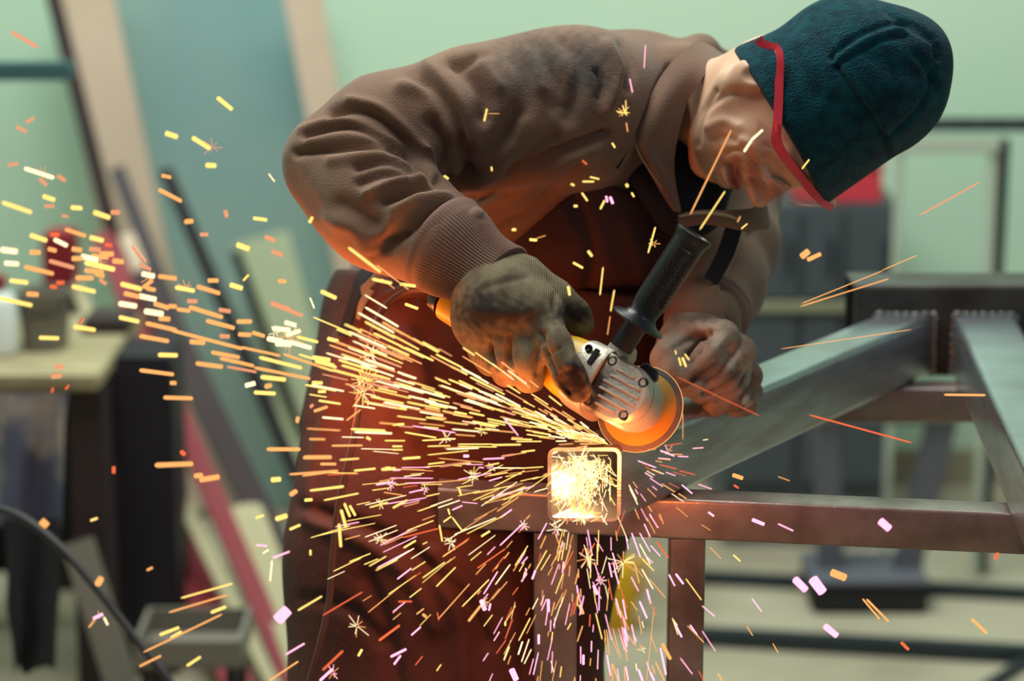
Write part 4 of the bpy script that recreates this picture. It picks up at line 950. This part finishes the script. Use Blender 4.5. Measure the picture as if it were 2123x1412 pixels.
ring = [G(math.cos(t) * RD, math.sin(t) * RD, 0) for t in [2 * math.pi * k / 64 for k in range(65)]]
tube('hot_disc_edge', ring, .00085, 'disc_glow', gr, 6, smooth_n=1)
# side handle
hb0, hb1 = P(1291, 716, 2.722), P(1440, 486, 2.700); hax = hb1 - hb0; hl = np.linalg.norm(hax); hax = hax / hl
loft('handle_boss', [(-.050, .006, .010, .042, cwh + .01), (-.046, .010, .014, .044, cwh + .01), (-.024, .010, .014, .044, cwh + .01), (-.020, .006, .010, .042, cwh + .01)], 'cast_alloy', gr, 24)
sh = lathe('side_handle', hb0, hax, [(-.004, .0135), (.028, .0135), (.029, .030), (.0300, .0325), (.0315, .0325), (.0330, .0310), (.037, .0205), (.043, .0165), (.052, .0175), (.058, .0188), (hl - .012, .0192), (hl - .008, .0200), (hl - .003, .0222), (hl, .0222), (hl + .001, .0205), (hl + .001, .017), (hl - .001, .015)], 'tool_black', gr, 48)
bm = bmesh.new(); hx = nrm(np.cross(hax, FWD)); hy = np.cross(hx, hax)
for i in range(24):
    for k in range(8):
        t = .060 + i * (hl - .080) / 23
        for base in (math.pi * .5, math.pi * 1.5):
            a_ = base - .28 + (k - 3.5 + .5 * (i % 2)) * .17
            nn = math.cos(a_) * hx + math.sin(a_) * hy; tt = np.cross(hax, nn); c_ = hb0 + hax * t + .0189 * nn
            v = [bm.verts.new(c_ + hax * .0022), bm.verts.new(c_ + tt * .0014), bm.verts.new(c_ - hax * .0022), bm.verts.new(c_ - tt * .0014), bm.verts.new(c_ + nn * .0018)]
            for q in range(4): bm.faces.new((v[q], v[(q + 1) % 4], v[4]))
kn = bm_obj('grip_knurling', bm, 'tool_black', sh, smooth=False); kn['kind'] = 'stuff'
# power cord
cord = [G(-.290, 0, cwh), P(905, 606, 2.93), P(850, 602, 2.96), P(795, 640, 2.95), P(765, 720, 2.92), P(748, 810, 2.90), P(738, 880, 2.89), P(722, 960, 2.89), P(700, 1060, 2.90), P(690, 1160, 2.91), P(682, 1250, 2.92), P(662, 1340, 2.93), P(640, 1420, 2.95), P(600, 1560, 3.0)]
cord = [np.array(q) for q in cord]; cord += [np.array([cord[-1][0] - .02, cord[-1][1], .25]), np.array([cord[-1][0] - .05, cord[-1][1] - .05, .03]), np.array([cord[-1][0] - .3, cord[-1][1] - .2, .006]), np.array([cord[-1][0] - .8, cord[-1][1] - .1, .006])]
tube('power_cord', cord, .0042, 'cable', gr, 10)
# ------------------------------------------------------------------ sparks
# light given off by the burning shower at the cut and by the stream behind it
def glow(name, loc, power, r, col=(1.0, 0.23, 0.05)):
    l = bpy.data.lights.new(name, 'POINT'); l.energy = power; l.color = col; l.shadow_soft_size = r
    o = bpy.data.objects.new(name, l); COL.objects.link(o); o.location = [float(c_) for c_ in loc]
glow('spark_glow', P(1245, 1045, 2.66), 3.2, .045)
glow('spark_glow_stream', P(1040, 880, 2.71), 1.5, .05)
glow('spark_glow_tail', P(655, 760, 2.90), 2.8, .05)
glow('spark_glow_tube', P(1205, 1010, 2.80), 0.7, .015, (1.0, .52, .20))

CM = {'w': 'spark_white', 'y': 'spark_yellow', 'o': 'spark_orange', 'p': 'spark_peach', 'm': 'spark_magenta', 'r': 'spark_red'}
CN = {'w': 'white-hot', 'y': 'yellow', 'o': 'orange', 'p': 'peach', 'm': 'pinkish white', 'r': 'red'}
raw = []
def crop(ox, oy, s, items):
    for a, b, c_, d_, wd, k in items: raw.append((ox + a / s, oy + b / s, ox + c_ / s, oy + d_ / s, wd / s, k))
crop(0, 0, 2.715, [(65,180,210,265,16,'p'),(95,715,145,740,16,'p'),(150,690,190,665,14,'p'),(45,930,100,920,14,'p'),(140,948,300,1000,18,'w'),(325,990,365,1015,18,'p'),(245,1105,305,1125,20,'y'),(15,1140,175,1195,18,'y'),(405,1168,455,1172,20,'y'),(530,1195,615,1225,22,'y'),(630,1195,670,1195,22,'p'),(895,1068,1020,1132,18,'o'),(912,988,960,998,16,'o'),(1045,1250,1080,1243,20,'o'),(935,750,995,770,22,'y'),(1085,775,1180,835,20,'y'),(1165,930,1208,932,22,'y'),(1225,550,1305,615,18,'y'),(1270,1190,1275,1215,18,'p'),(1512,978,1545,1022,6,'w'),(1740,1250,1758,1228,12,'y'),(225,1010,260,1040,16,'p'),(255,1160,300,1160,16,'p'),(350,1215,380,1220,14,'p')])
crop(0, 440, 2.824, [(180,135,270,165,22,'y'),(320,160,390,195,20,'w'),(385,100,500,138,18,'o'),(530,148,600,165,22,'y'),(10,220,95,230,26,'w'),(178,235,232,235,22,'o'),(30,298,105,303,22,'w'),(145,320,310,360,20,'o'),(290,285,432,325,20,'p'),(60,400,160,412,20,'y'),(160,478,220,482,22,'o'),(0,505,185,545,20,'y'),(425,435,555,465,20,'y'),(435,670,555,690,20,'y'),(232,735,342,738,18,'y'),(425,215,475,222,22,'o'),(530,215,580,222,24,'p'),(590,245,660,245,24,'o'),(480,258,570,280,24,'w'),(425,272,480,270,22,'o'),(500,295,668,335,24,'y'),(665,285,718,290,24,'o'),(500,340,600,352,22,'o'),(450,385,540,385,22,'o'),(710,420,825,450,22,'y'),(835,360,900,375,24,'w'),(930,375,1030,388,20,'o'),(840,440,890,400,18,'o'),(860,445,905,455,20,'o'),(730,475,815,495,22,'o'),(815,490,910,510,24,'w'),(700,535,795,550,24,'w'),(700,615,810,640,20,'y'),(850,580,950,595,26,'w'),(935,622,990,626,22,'o'),(855,650,1030,690,20,'o'),(1000,690,1420,800,16,'o'),(820,725,985,755,20,'o'),(930,835,1035,838,20,'y'),(820,925,1015,950,18,'o'),(960,1085,1125,1090,18,'o'),(1115,758,1195,764,22,'o'),(1030,440,1135,460,20,'y'),(1155,435,1285,475,20,'o'),(1220,400,1275,400,20,'o'),(1110,555,1300,615,20,'o'),(1100,520,1150,522,20,'p'),(1210,635,1370,678,20,'o'),(1390,640,1470,640,20,'o'),(1400,715,1465,718,20,'o'),(1480,705,1545,725,18,'o'),(1350,425,1415,445,22,'y'),(1285,572,1345,580,20,'p'),(1290,725,1340,728,20,'p'),(1090,55,1125,52,22,'o'),(1175,130,1215,130,18,'p'),(1485,35,1560,45,16,'y'),(1555,145,1605,165,20,'p'),(1390,190,1455,215,24,'y'),(1595,230,1650,250,20,'p'),(1635,403,1668,405,18,'o'),(1425,400,1455,368,10,'y'),(1590,535,1770,605,18,'p'),(1670,645,1730,662,20,'w'),(1600,680,1695,690,22,'w'),(1570,740,1650,755,24,'w'),(1680,720,1755,695,18,'w'),(1700,760,1820,795,20,'w'),(1620,765,1700,770,30,'w'),(1240,820,1400,850,18,'o'),(1290,855,1485,900,16,'o'),(1150,885,1300,905,20,'o'),(1330,905,1500,935,12,'p'),(1490,910,1815,975,14,'o'),(1410,790,1640,840,12,'o'),(1520,850,1765,912,16,'y'),(1530,965,1670,980,20,'y'),(1490,1055,1610,1062,18,'y'),(1440,1015,1490,1002,22,'w'),(1560,1020,1580,1015,22,'o'),(1920,740,1977,755,18,'y'),(1830,850,1930,865,20,'y'),(1740,730,1860,760,14,'y'),(1660,830,1950,930,12,'o'),(1840,1165,1915,1140,14,'o'),(1740,1225,1745,1205,18,'o'),(1565,1388,1755,1388,18,'o'),(1865,1050,1905,1050,14,'y'),(1830,998,1885,1000,16,'y'),(1820,1140,1830,1130,16,'p'),(300,130,340,130,20,'r'),(335,415,370,412,18,'r'),(300,435,325,440,18,'r'),(620,190,650,195,18,'r'),(305,1055,310,1030,10,'r'),(385,1035,402,1015,10,'r'),(465,650,488,620,10,'r'),(325,905,365,905,22,'p'),(305,960,355,955,22,'p'),(1000,1000,1028,1000,18,'o'),(540,255,630,265,20,'o'),(560,360,605,375,20,'o'),(585,395,620,420,16,'p'),(285,215,325,225,20,'o'),(820,305,880,335,16,'p'),(775,200,850,290,14,'p'),(905,535,985,560,22,'o'),(1040,568,1110,578,18,'o'),(990,550,1030,552,20,'o')])
crop(0, 900, 2.758, [(1740,133,1893,132,18,'o'),(890,178,1100,170,22,'o'),(1145,262,1250,245,24,'o'),(1118,240,1150,235,22,'o'),(1555,262,1600,258,22,'y'),(1775,323,1965,298,10,'y'),(1665,345,1690,328,22,'o'),(1745,378,1782,375,14,'y'),(1465,480,1505,466,12,'y'),(1582,485,1635,468,22,'y'),(1658,545,1715,520,12,'y'),(1560,708,1655,672,8,'m'),(1555,725,1545,840,8,'w'),(1465,635,1525,640,8,'m'),(1505,682,1535,662,8,'w'),(1775,665,1775,690,10,'y'),(1035,938,1330,855,8,'y'),(965,1020,1300,920,8,'o'),(1208,1020,1290,988,14,'y'),(820,1248,1270,1030,8,'o'),(915,1148,1022,1107,14,'y'),(980,1165,1035,1132,14,'y'),(798,1328,920,1268,10,'o'),(1070,1325,1145,1275,12,'y'),(1590,1060,1640,1010,50,'m'),(1635,1260,1740,1198,8,'m'),(1540,1410,1705,1300,8,'o'),(1845,1350,1960,1240,10,'r'),(1830,1410,1900,1345,12,'m'),(240,500,265,522,34,'o'),(560,855,575,830,30,'o'),(650,190,650,220,16,'r'),(520,495,555,482,12,'y'),(843,778,870,765,12,'o'),(535,1055,585,1030,14,'m'),(510,1105,540,1065,8,'o'),(595,1050,615,1090,10,'w'),(1042,105,1050,112,22,'r')])
crop(600, 780, 2.2347, [(570,230,770,262,5,'m'),(995,195,1060,275,6,'m'),(808,370,830,370,14,'m'),(925,485,985,468,6,'m'),(402,503,480,490,8,'m'),(555,540,618,525,6,'m'),(755,620,800,600,7,'m'),(978,655,1030,618,7,'m'),(525,748,690,706,6,'r'),(712,835,832,752,7,'r'),(500,940,565,890,7,'m'),(617,935,720,862,6,'y'),(370,880,448,835,6,'y'),(400,900,500,850,6,'y'),(40,1085,150,1020,7,'y'),(155,1108,338,1000,6,'r'),(480,610,545,575,10,'y'),(372,608,455,585,7,'y'),(65,378,192,374,12,'o'),(145,407,215,407,10,'o'),(0,455,225,438,8,'o'),(60,462,225,440,6,'o'),(95,530,250,512,8,'y'),(160,575,320,543,8,'y'),(300,438,398,428,10,'y'),(428,432,490,428,14,'y'),(525,382,605,376,12,'y'),(478,325,522,325,9,'y'),(478,341,524,341,8,'y'),(535,260,680,285,8,'y'),(615,298,770,290,7,'y'),(640,325,745,322,6,'y'),(780,325,960,328,6,'y'),(780,315,945,315,6,'y'),(628,420,840,405,4,'y'),(690,380,900,400,4,'o'),(640,365,830,345,5,'y'),(800,500,990,410,4,'y'),(870,890,1000,800,6,'r'),(975,785,1085,680,6,'m'),(900,1010,965,905,6,'m'),(690,1125,835,962,5,'o'),(800,1068,925,942,6,'y'),(830,1135,885,1065,12,'o'),(415,1225,510,1155,12,'r'),(565,1200,608,1162,8,'m'),(505,1044,567,1044,8,'r'),(590,1102,622,1078,8,'o'),(620,1105,632,1115,14,'o'),(685,1095,692,1130,6,'r'),(470,1300,540,1265,12,'m'),(485,1335,515,1295,10,'m'),(1030,1360,1050,1405,28,'m'),(890,1040,905,1080,22,'m'),(925,1085,932,1055,10,'m'),(1200,1035,1200,1090,14,'m'),(1155,1198,1155,1240,12,'m'),(1362,1292,1362,1335,12,'m'),(1060,1290,1080,1230,8,'w'),(1125,940,1140,900,10,'m'),(1095,890,1095,925,8,'m'),(1270,860,1265,910,8,'m'),(1410,970,1425,1010,14,'m'),(1345,1060,1360,1100,16,'o'),(1500,860,1525,965,6,'m'),(1560,745,1570,800,6,'m'),(680,975,770,885,6,'y'),(785,520,795,550,10,'y'),(735,615,742,640,9,'y'),(715,675,750,650,8,'y'),(755,655,800,715,7,'y'),(695,690,708,765,8,'y'),(688,610,790,575,5,'w'),(800,583,870,590,4,'m'),(890,742,928,718,10,'y'),(530,795,585,762,9,'y'),(1000,1138,1000,1155,9,'y'),(320,1295,335,1268,12,'y'),(230,685,238,790,14,'y'),(240,620,262,700,14,'y'),(255,590,280,650,12,'y'),(280,600,305,645,12,'y'),(1045,878,1105,785,5,'y'),(1065,905,1088,865,5,'y'),(1165,900,1210,825,5,'y'),(265,205,330,155,7,'o'),(480,225,530,222,12,'y'),(385,250,445,260,14,'y'),(360,285,372,292,14,'y')])
crop(1250, 560, 2.353, [(970,163,1365,3,4,'o'),(962,178,1395,42,5,'o'),(865,385,1505,290,3,'o'),(1005,706,1505,842,7,'r'),(360,520,765,712,3,'r'),(1665,608,1865,610,10,'o'),(855,1008,910,1028,4,'o'),(635,1000,680,1015,18,'o'),(640,1050,660,1063,10,'r'),(385,1048,435,1090,7,'m'),(515,1182,540,1200,10,'m'),(730,1218,785,1240,16,'m'),(855,1238,928,1272,6,'m'),(480,1242,525,1270,3,'o'),(1355,1225,1395,1260,34,'m'),(1915,1405,1925,1385,16,'r'),(370,428,380,465,8,'y'),(388,428,405,470,10,'y'),(400,410,420,438,7,'y'),(352,393,357,410,6,'y'),(55,100,38,200,7,'y'),(35,225,22,315,5,'o'),(390,700,390,825,3,'o'),(280,880,348,907,8,'m'),(170,930,255,962,6,'m')])
crop(1250, 1000, 2.432, [(970,490,1020,540,34,'m'),(1060,490,1105,550,46,'m'),(1155,455,1220,480,34,'o'),(752,587,800,652,6,'m'),(1310,588,1395,690,8,'o'),(1330,590,1440,702,10,'o'),(1120,725,1178,772,28,'m'),(1505,808,1540,843,14,'r'),(725,725,755,773,5,'o'),(857,813,883,860,5,'o'),(1860,690,1935,760,14,'o'),(360,708,397,780,10,'m'),(440,720,475,770,8,'m'),(333,465,362,522,8,'m'),(368,462,405,512,10,'m'),(540,328,595,385,4,'o'),(658,367,692,398,8,'y'),(222,540,240,612,10,'m'),(235,160,278,230,7,'m'),(208,210,238,275,7,'m'),(270,300,330,380,8,'r'),(285,160,305,210,7,'o'),(185,600,222,685,10,'m'),(65,585,92,683,8,'m'),(100,590,118,690,8,'m'),(30,405,45,478,8,'m'),(60,450,80,515,7,'m'),(48,355,75,440,7,'m'),(145,255,190,380,7,'m'),(185,255,238,350,6,'m'),(240,318,288,372,6,'m'),(258,630,220,1000,3,'o'),(105,735,122,828,8,'m'),(115,930,128,1000,8,'m'),(180,945,200,1000,12,'m'),(240,960,258,1000,12,'m'),(290,835,318,970,10,'m'),(300,815,340,890,18,'o'),(265,905,310,1000,7,'o'),(20,870,38,975,8,'m'),(50,915,75,1000,8,'o'),(50,735,90,890,4,'o'),(18,740,32,870,4,'o'),(120,765,165,825,6,'o'),(580,965,600,1000,8,'o')])
crop(560, 40, 2.354, [(1045,497,1058,438,9,'y'),(1065,460,1118,461,3,'o'),(1825,240,1832,125,4,'m'),(1755,290,1768,357,6,'m'),(1720,420,1735,465,6,'y'),(1735,395,1738,460,5,'y'),(1695,455,1745,458,5,'y'),(1738,505,1745,548,6,'o'),(1670,605,1682,625,10,'y'),(1525,690,1545,708,9,'r'),(1562,770,1605,780,9,'y'),(1525,792,1580,792,9,'y'),(1522,848,1548,885,10,'y'),(1612,925,1632,885,10,'y'),(1640,865,1645,890,12,'m'),(1660,868,1672,898,14,'m'),(1740,808,1743,814,16,'y'),(1765,848,1775,865,10,'y'),(1485,912,1497,912,14,'y'),(1185,1027,1195,1027,16,'y'),(1268,1075,1300,1078,14,'y'),(1300,1070,1345,1055,4,'o'),(1553,1132,1570,1155,14,'y'),(1480,1188,1525,1213,12,'y'),(1625,1210,1610,1345,7,'y'),(1680,1322,1665,1405,7,'y'),(1455,1305,1462,1345,14,'y'),(1845,1140,1880,1015,8,'y'),(850,765,868,778,12,'y'),(1080,722,1082,738,9,'y'),(195,990,205,968,12,'y'),(500,1268,592,1288,16,'y'),(635,1292,708,1302,16,'y'),(250,1328,320,1360,16,'y'),(195,1360,215,1410,6,'w'),(660,1390,720,1412,14,'y'),(5,1385,95,1415,18,'p'),(1470,805,1482,810,12,'y')])
crop(1300, 0, 2.521, [(330,1122,545,678,7,'o'),(612,792,650,735,12,'w'),(652,730,708,680,12,'w'),(380,1200,512,1000,7,'y'),(915,882,952,835,8,'y'),(1530,1125,1840,953,8,'p'),(915,1340,945,1315,30,'o'),(945,1358,1010,1328,20,'o'),(1335,1412,1515,1335,4,'o'),(578,1160,592,1132,6,'o'),(598,1196,628,1170,7,'y')])

# one slim body, shared by every spark: slightly pointed at one end
PROF = [(-.5, .05), (-.485, .55), (-.45, .9), (-.40, 1.0), (.46, .95), (.49, .6), (.5, .05)]
def spark_verts(seg=8):
    V, Fc = [], []
    for t, r in PROF:
        for k in range(seg): V.append((t, r * math.cos(2 * math.pi * k / seg), r * math.sin(2 * math.pi * k / seg)))
    for i in range(len(PROF) - 1):
        for k in range(seg): Fc.append((i * seg + k, i * seg + (k + 1) % seg, (i + 1) * seg + (k + 1) % seg, (i + 1) * seg + k))
    Fc += [tuple(range(seg - 1, -1, -1)), tuple((len(PROF) - 1) * seg + k for k in range(seg))]
    return V, Fc
SV, SF = spark_verts(8)
SMESH = {}
for k in CM:
    me = bpy.data.meshes.new('spark'); me.from_pydata(SV, [], SF); me.update(); me.materials.append(MATS[CM[k]]); SMESH[k] = me
def spark_frame(x0, y0, x1, y1, wpx, d0, d1):
    a, b = P(x0, y0, d0), P(x1, y1, d1); L_ = np.linalg.norm(b - a); r = max(wpx, 1.35) / 2 * (d0 + d1) / 2 / FPX
    L_ = max(L_ + r * .8, 2.1 * r); t = nrm(b - a); s_ = nrm(np.cross(t, FWD)); u_ = np.cross(t, s_)
    return (a + b) / 2, t, s_, u_, L_, r
rs = random.Random(11)
def depth_for(x, y):
    """sparks leave the cut and drift a little towards the camera as they fly left"""
    base = 2.735 - .00016 * max(0, 1150 - x)
    if 940 < x < 1620 and y < 900: base = 2.655
    if x > 1620: base = 2.70
    return base + rs.uniform(-.03, .02)
REG = [('head', lambda x, y: x > 1380 and y < 500, 'spark flying past the face or cap'),
       ('chest', lambda x, y: 940 < x <= 1700 and y < 640, 'spark in front of the jacket or apron bib'),
       ('right', lambda x, y: x > 1400, 'spark at the right of the grinding disc, around the steelwork'),
       ('under', lambda x, y: x > 1080 and y > 1080, 'spark falling below the ground tube end'),
       ('low', lambda x, y: x > 620 and y > 1060, 'spark in front of the apron skirt, low down'),
       ('body', lambda x, y: x > 640, 'spark in front of the apron left of the tube end'),
       ('bench', lambda x, y: y > 900, 'spark at the lower left, before boards and hose'),
       ('high', lambda x, y: y < 470, 'spark high at the left, before the wall and leaning boards'),
       ('bench', lambda x, y: x < 165, 'spark in the stream at the far left, above the bench and pail'),
       ('red planks', lambda x, y: x < 300, 'spark in the stream before the red planks'),
       ('dark bars', lambda x, y: x < 470, 'spark in the stream before the dark leaning bars'),
       ('green panel', lambda x, y: True, 'spark in the stream between the green panel and the apron')]
raw.sort(key=lambda q: -(math.hypot(q[2] - q[0], q[3] - q[1]) + q[4]) * max(q[4], 2))
rest = []
for n_, (x0, y0, x1, y1, wd, k) in enumerate(raw):
    x, y = (x0 + x1) / 2, (y0 + y1) / 2
    wd *= 1.3 if x < 700 else (1.12 if x > 1400 else 1.0)
    d0 = depth_for(x, y); d1 = d0 + rs.uniform(-.006, .006)
    if n_ >= 300: rest.append((x0, y0, x1, y1, wd, k, d0, d1)); continue
    c_, t, s_, u_, L_, r = spark_frame(x0, y0, x1, y1, wd, d0, d1)
    o = bpy.data.objects.new('spark', SMESH[k]); COL.objects.link(o)
    M = Matrix.Identity(4)
    for i in range(3): M[i][0] = t[i] * L_; M[i][1] = s_[i] * r; M[i][2] = u_[i] * r; M[i][3] = c_[i]
    o.matrix_world = M
    nm, _, ph = next(g_ for g_ in REG if g_[1](x, y)); ln = math.hypot(x1 - x0, y1 - y0)
    size = 'round' if ln < 2.0 * wd else ('long' if ln > 70 else ('short stout' if wd > 7.4 else 'short'))
    tag(o, f'{size} {CN[k]} {ph}', 'spark', f'{size} {CN[k]} sparks: {nm}')

# the uncountable rest: dense jet, white-hot shower over the tube end, falling spray, little bursts
bag = {k: ([], []) for k in CM}
SV4, SF4 = spark_verts(5)
def add(x0, y0, x1, y1, wpx, k, d0, d1):
    c_, t, s_, u_, L_, r = spark_frame(x0, y0, x1, y1, wpx, d0, d1); V, Fc = bag[k]; n0 = len(V)
    for a, b, e_ in SV4: V.append(c_ + t * a * L_ + s_ * b * r + u_ * e_ * r)
    Fc.extend(tuple(i + n0 for i in f) for f in SF4)
for q in rest: add(*q)
def pick(s): return rs.choice(s)
# jet: leaves the foot of the disc, fans out left and up
for i in range(330):
    u_ = rs.random() ** 1.4; ang = math.radians(rs.gauss(18, 8)); rad = 30 + 640 * u_ ** 1.25
    if rs.random() < .2: ang = math.radians(rs.uniform(-12, 38))
    ox, oy = 1258 + rs.uniform(-30, 4), 916 + rs.uniform(-4, 6)
    x, y = ox - math.cos(ang) * rad, oy - math.sin(ang) * rad
    L_ = rs.uniform(30, 85) * (0.5 + .6 * u_)
    wd = rs.uniform(1.8, 3.2) + 4.0 * u_ * rs.random()
    dd = 2.745 - .16 * u_ * rs.uniform(.3, 1) - .02
    if x + L_ > 1100: dd = 2.70
    add(x, y, x + math.cos(ang) * L_, y + math.sin(ang) * L_, wd, pick('yyyyooowwp'), dd, dd + .004)
# thin low rays to the left of the tube end
for i in range(85):
    ang = math.radians(rs.uniform(-40, 6)); rad = rs.uniform(60, 560); ox, oy = 1205 + rs.uniform(-60, 30), 950 + rs.uniform(-15, 50)
    x, y = ox - math.cos(ang) * rad, oy - math.sin(ang) * rad; L_ = rs.uniform(28, 95)
    add(x, y, x + math.cos(ang) * L_, y + math.sin(ang) * L_, rs.uniform(1.4, 2.6), pick('yyyomwo'), 2.69, 2.70)
# white-hot shower over the tube mouth
for i in range(430):
    x = 1204 + rs.gauss(0, 34); y = 938 + abs(rs.gauss(0, 62)) + rs.uniform(0, 14)
    if not (1150 < x < 1270 and y < 1078): continue
    ang = math.radians(rs.gauss(92, 38)); L_ = rs.uniform(6, 34)
    add(x, y, x + math.cos(ang) * L_, min(y + math.sin(ang) * L_, 1088), rs.uniform(1.4, 2.4), pick('wwwyyyo'), 2.715 + rs.uniform(-.03, .02), 2.715)
# falling spray
for i in range(190):
    ang = math.radians(90 + rs.gauss(0, 20)); ox, oy = 1212 + rs.gauss(0, 40), 1030
    rad = rs.uniform(20, 430) ** 1.0; x, y = ox + math.cos(ang) * rad, oy + math.sin(ang) * rad
    if y > 1420 or (y < 1095 and 1135 < x < 1280): continue
    L_ = rs.uniform(14, 56); add(x, y, x + math.cos(ang) * L_, y + math.sin(ang) * L_, rs.uniform(1.4, 2.7), pick('mmmoowyr'), 2.69 + rs.uniform(-.04, .03), 2.69)
# fine scatter over apron and right of the tube
for i in range(55):
    ang = math.radians(rs.uniform(100, 190)); rad = rs.uniform(150, 560); x, y = 1200 + math.cos(ang) * rad, 960 + abs(math.sin(ang)) * rad
    if y > 1420: continue
    L_ = rs.uniform(8, 40); add(x, y, x - math.cos(ang) * L_, y - math.sin(ang) * L_, rs.uniform(1.4, 2.7), pick('ymoory'), 2.68, 2.685)
for i in range(40):
    ang = math.radians(rs.uniform(-10, 70)); rad = rs.uniform(60, 190); x, y = 1270 + math.cos(ang) * rad, 940 + math.sin(ang) * rad
    L_ = rs.uniform(10, 40); add(x, y, x + math.cos(ang) * L_, y + math.sin(ang) * L_, rs.uniform(1.4, 2.4), pick('mmowr'), 2.69, 2.69)
# bursts
def burst(x, y, R_, n, k, wd=1.5, d=2.68):
    for i in range(n):
        a = 2 * math.pi * i / n + rs.uniform(-.3, .3); L_ = R_ * rs.uniform(.45, 1)
        add(x + math.cos(a) * 2, y + math.sin(a) * 2, x + math.cos(a) * L_, y + math.sin(a) * L_, wd, pick(k), d, d + rs.uniform(-.006, .006))
for x, y, R_, n, k in [(980,985,22,11,'wy'),(740,1298,32,9,'omw'),(812,1004,18,8,'wm'),(788,1118,20,9,'ow'),(925,908,20,8,'wy'),(1292,1165,34,14,'oyw'),(1218,1158,24,10,'ow'),(1155,1096,22,10,'wm'),(1004,1250,16,7,'wo'),(752,815,40,18,'yow'),(756,790,46,16,'yyo'),(770,735,34,12,'wyo'),(600,700,34,12,'ooy'),(440,305,22,8,'pp'),(205,545,28,9,'op'),(1355,505,14,6,'yo'),(1292,232,16,8,'yo'),(90,362,20,6,'p'),(310,575,22,8,'po'),(385,595,18,7,'po'),(1085,1090,16,8,'wm'),(935,1125,18,9,'w'),(880,1015,12,7,'wm'),(790,1045,14,7,'yw'),(1245,1205,14,8,'wm'),(1385,935,16,6,'mo'),(570,690,16,6,'w'),(1000,895,14,7,'wy'),(1020,970,14,6,'wm'),(690,1395,18,8,'om'),(205,1275,12,4,'om'),(1330,1345,12,6,'ow'),(1195,1020,40,16,'w'),(1225,985,44,18,'w'),(1200,960,46,18,'w')]:
    burst(x, y, R_, n, k)
names = {'w': 'white-hot', 'y': 'yellow', 'o': 'orange', 'p': 'peach', 'm': 'pinkish', 'r': 'red'}
for k, (V, Fc) in bag.items():
    if not V: continue
    o = mesh_obj('spark_shower', V, Fc, CM[k], None, True)
    o['kind'] = 'stuff'; o['label'] = f'dense shower of fine {names[k]} sparks spraying from the grinding disc'; o['category'] = 'sparks'
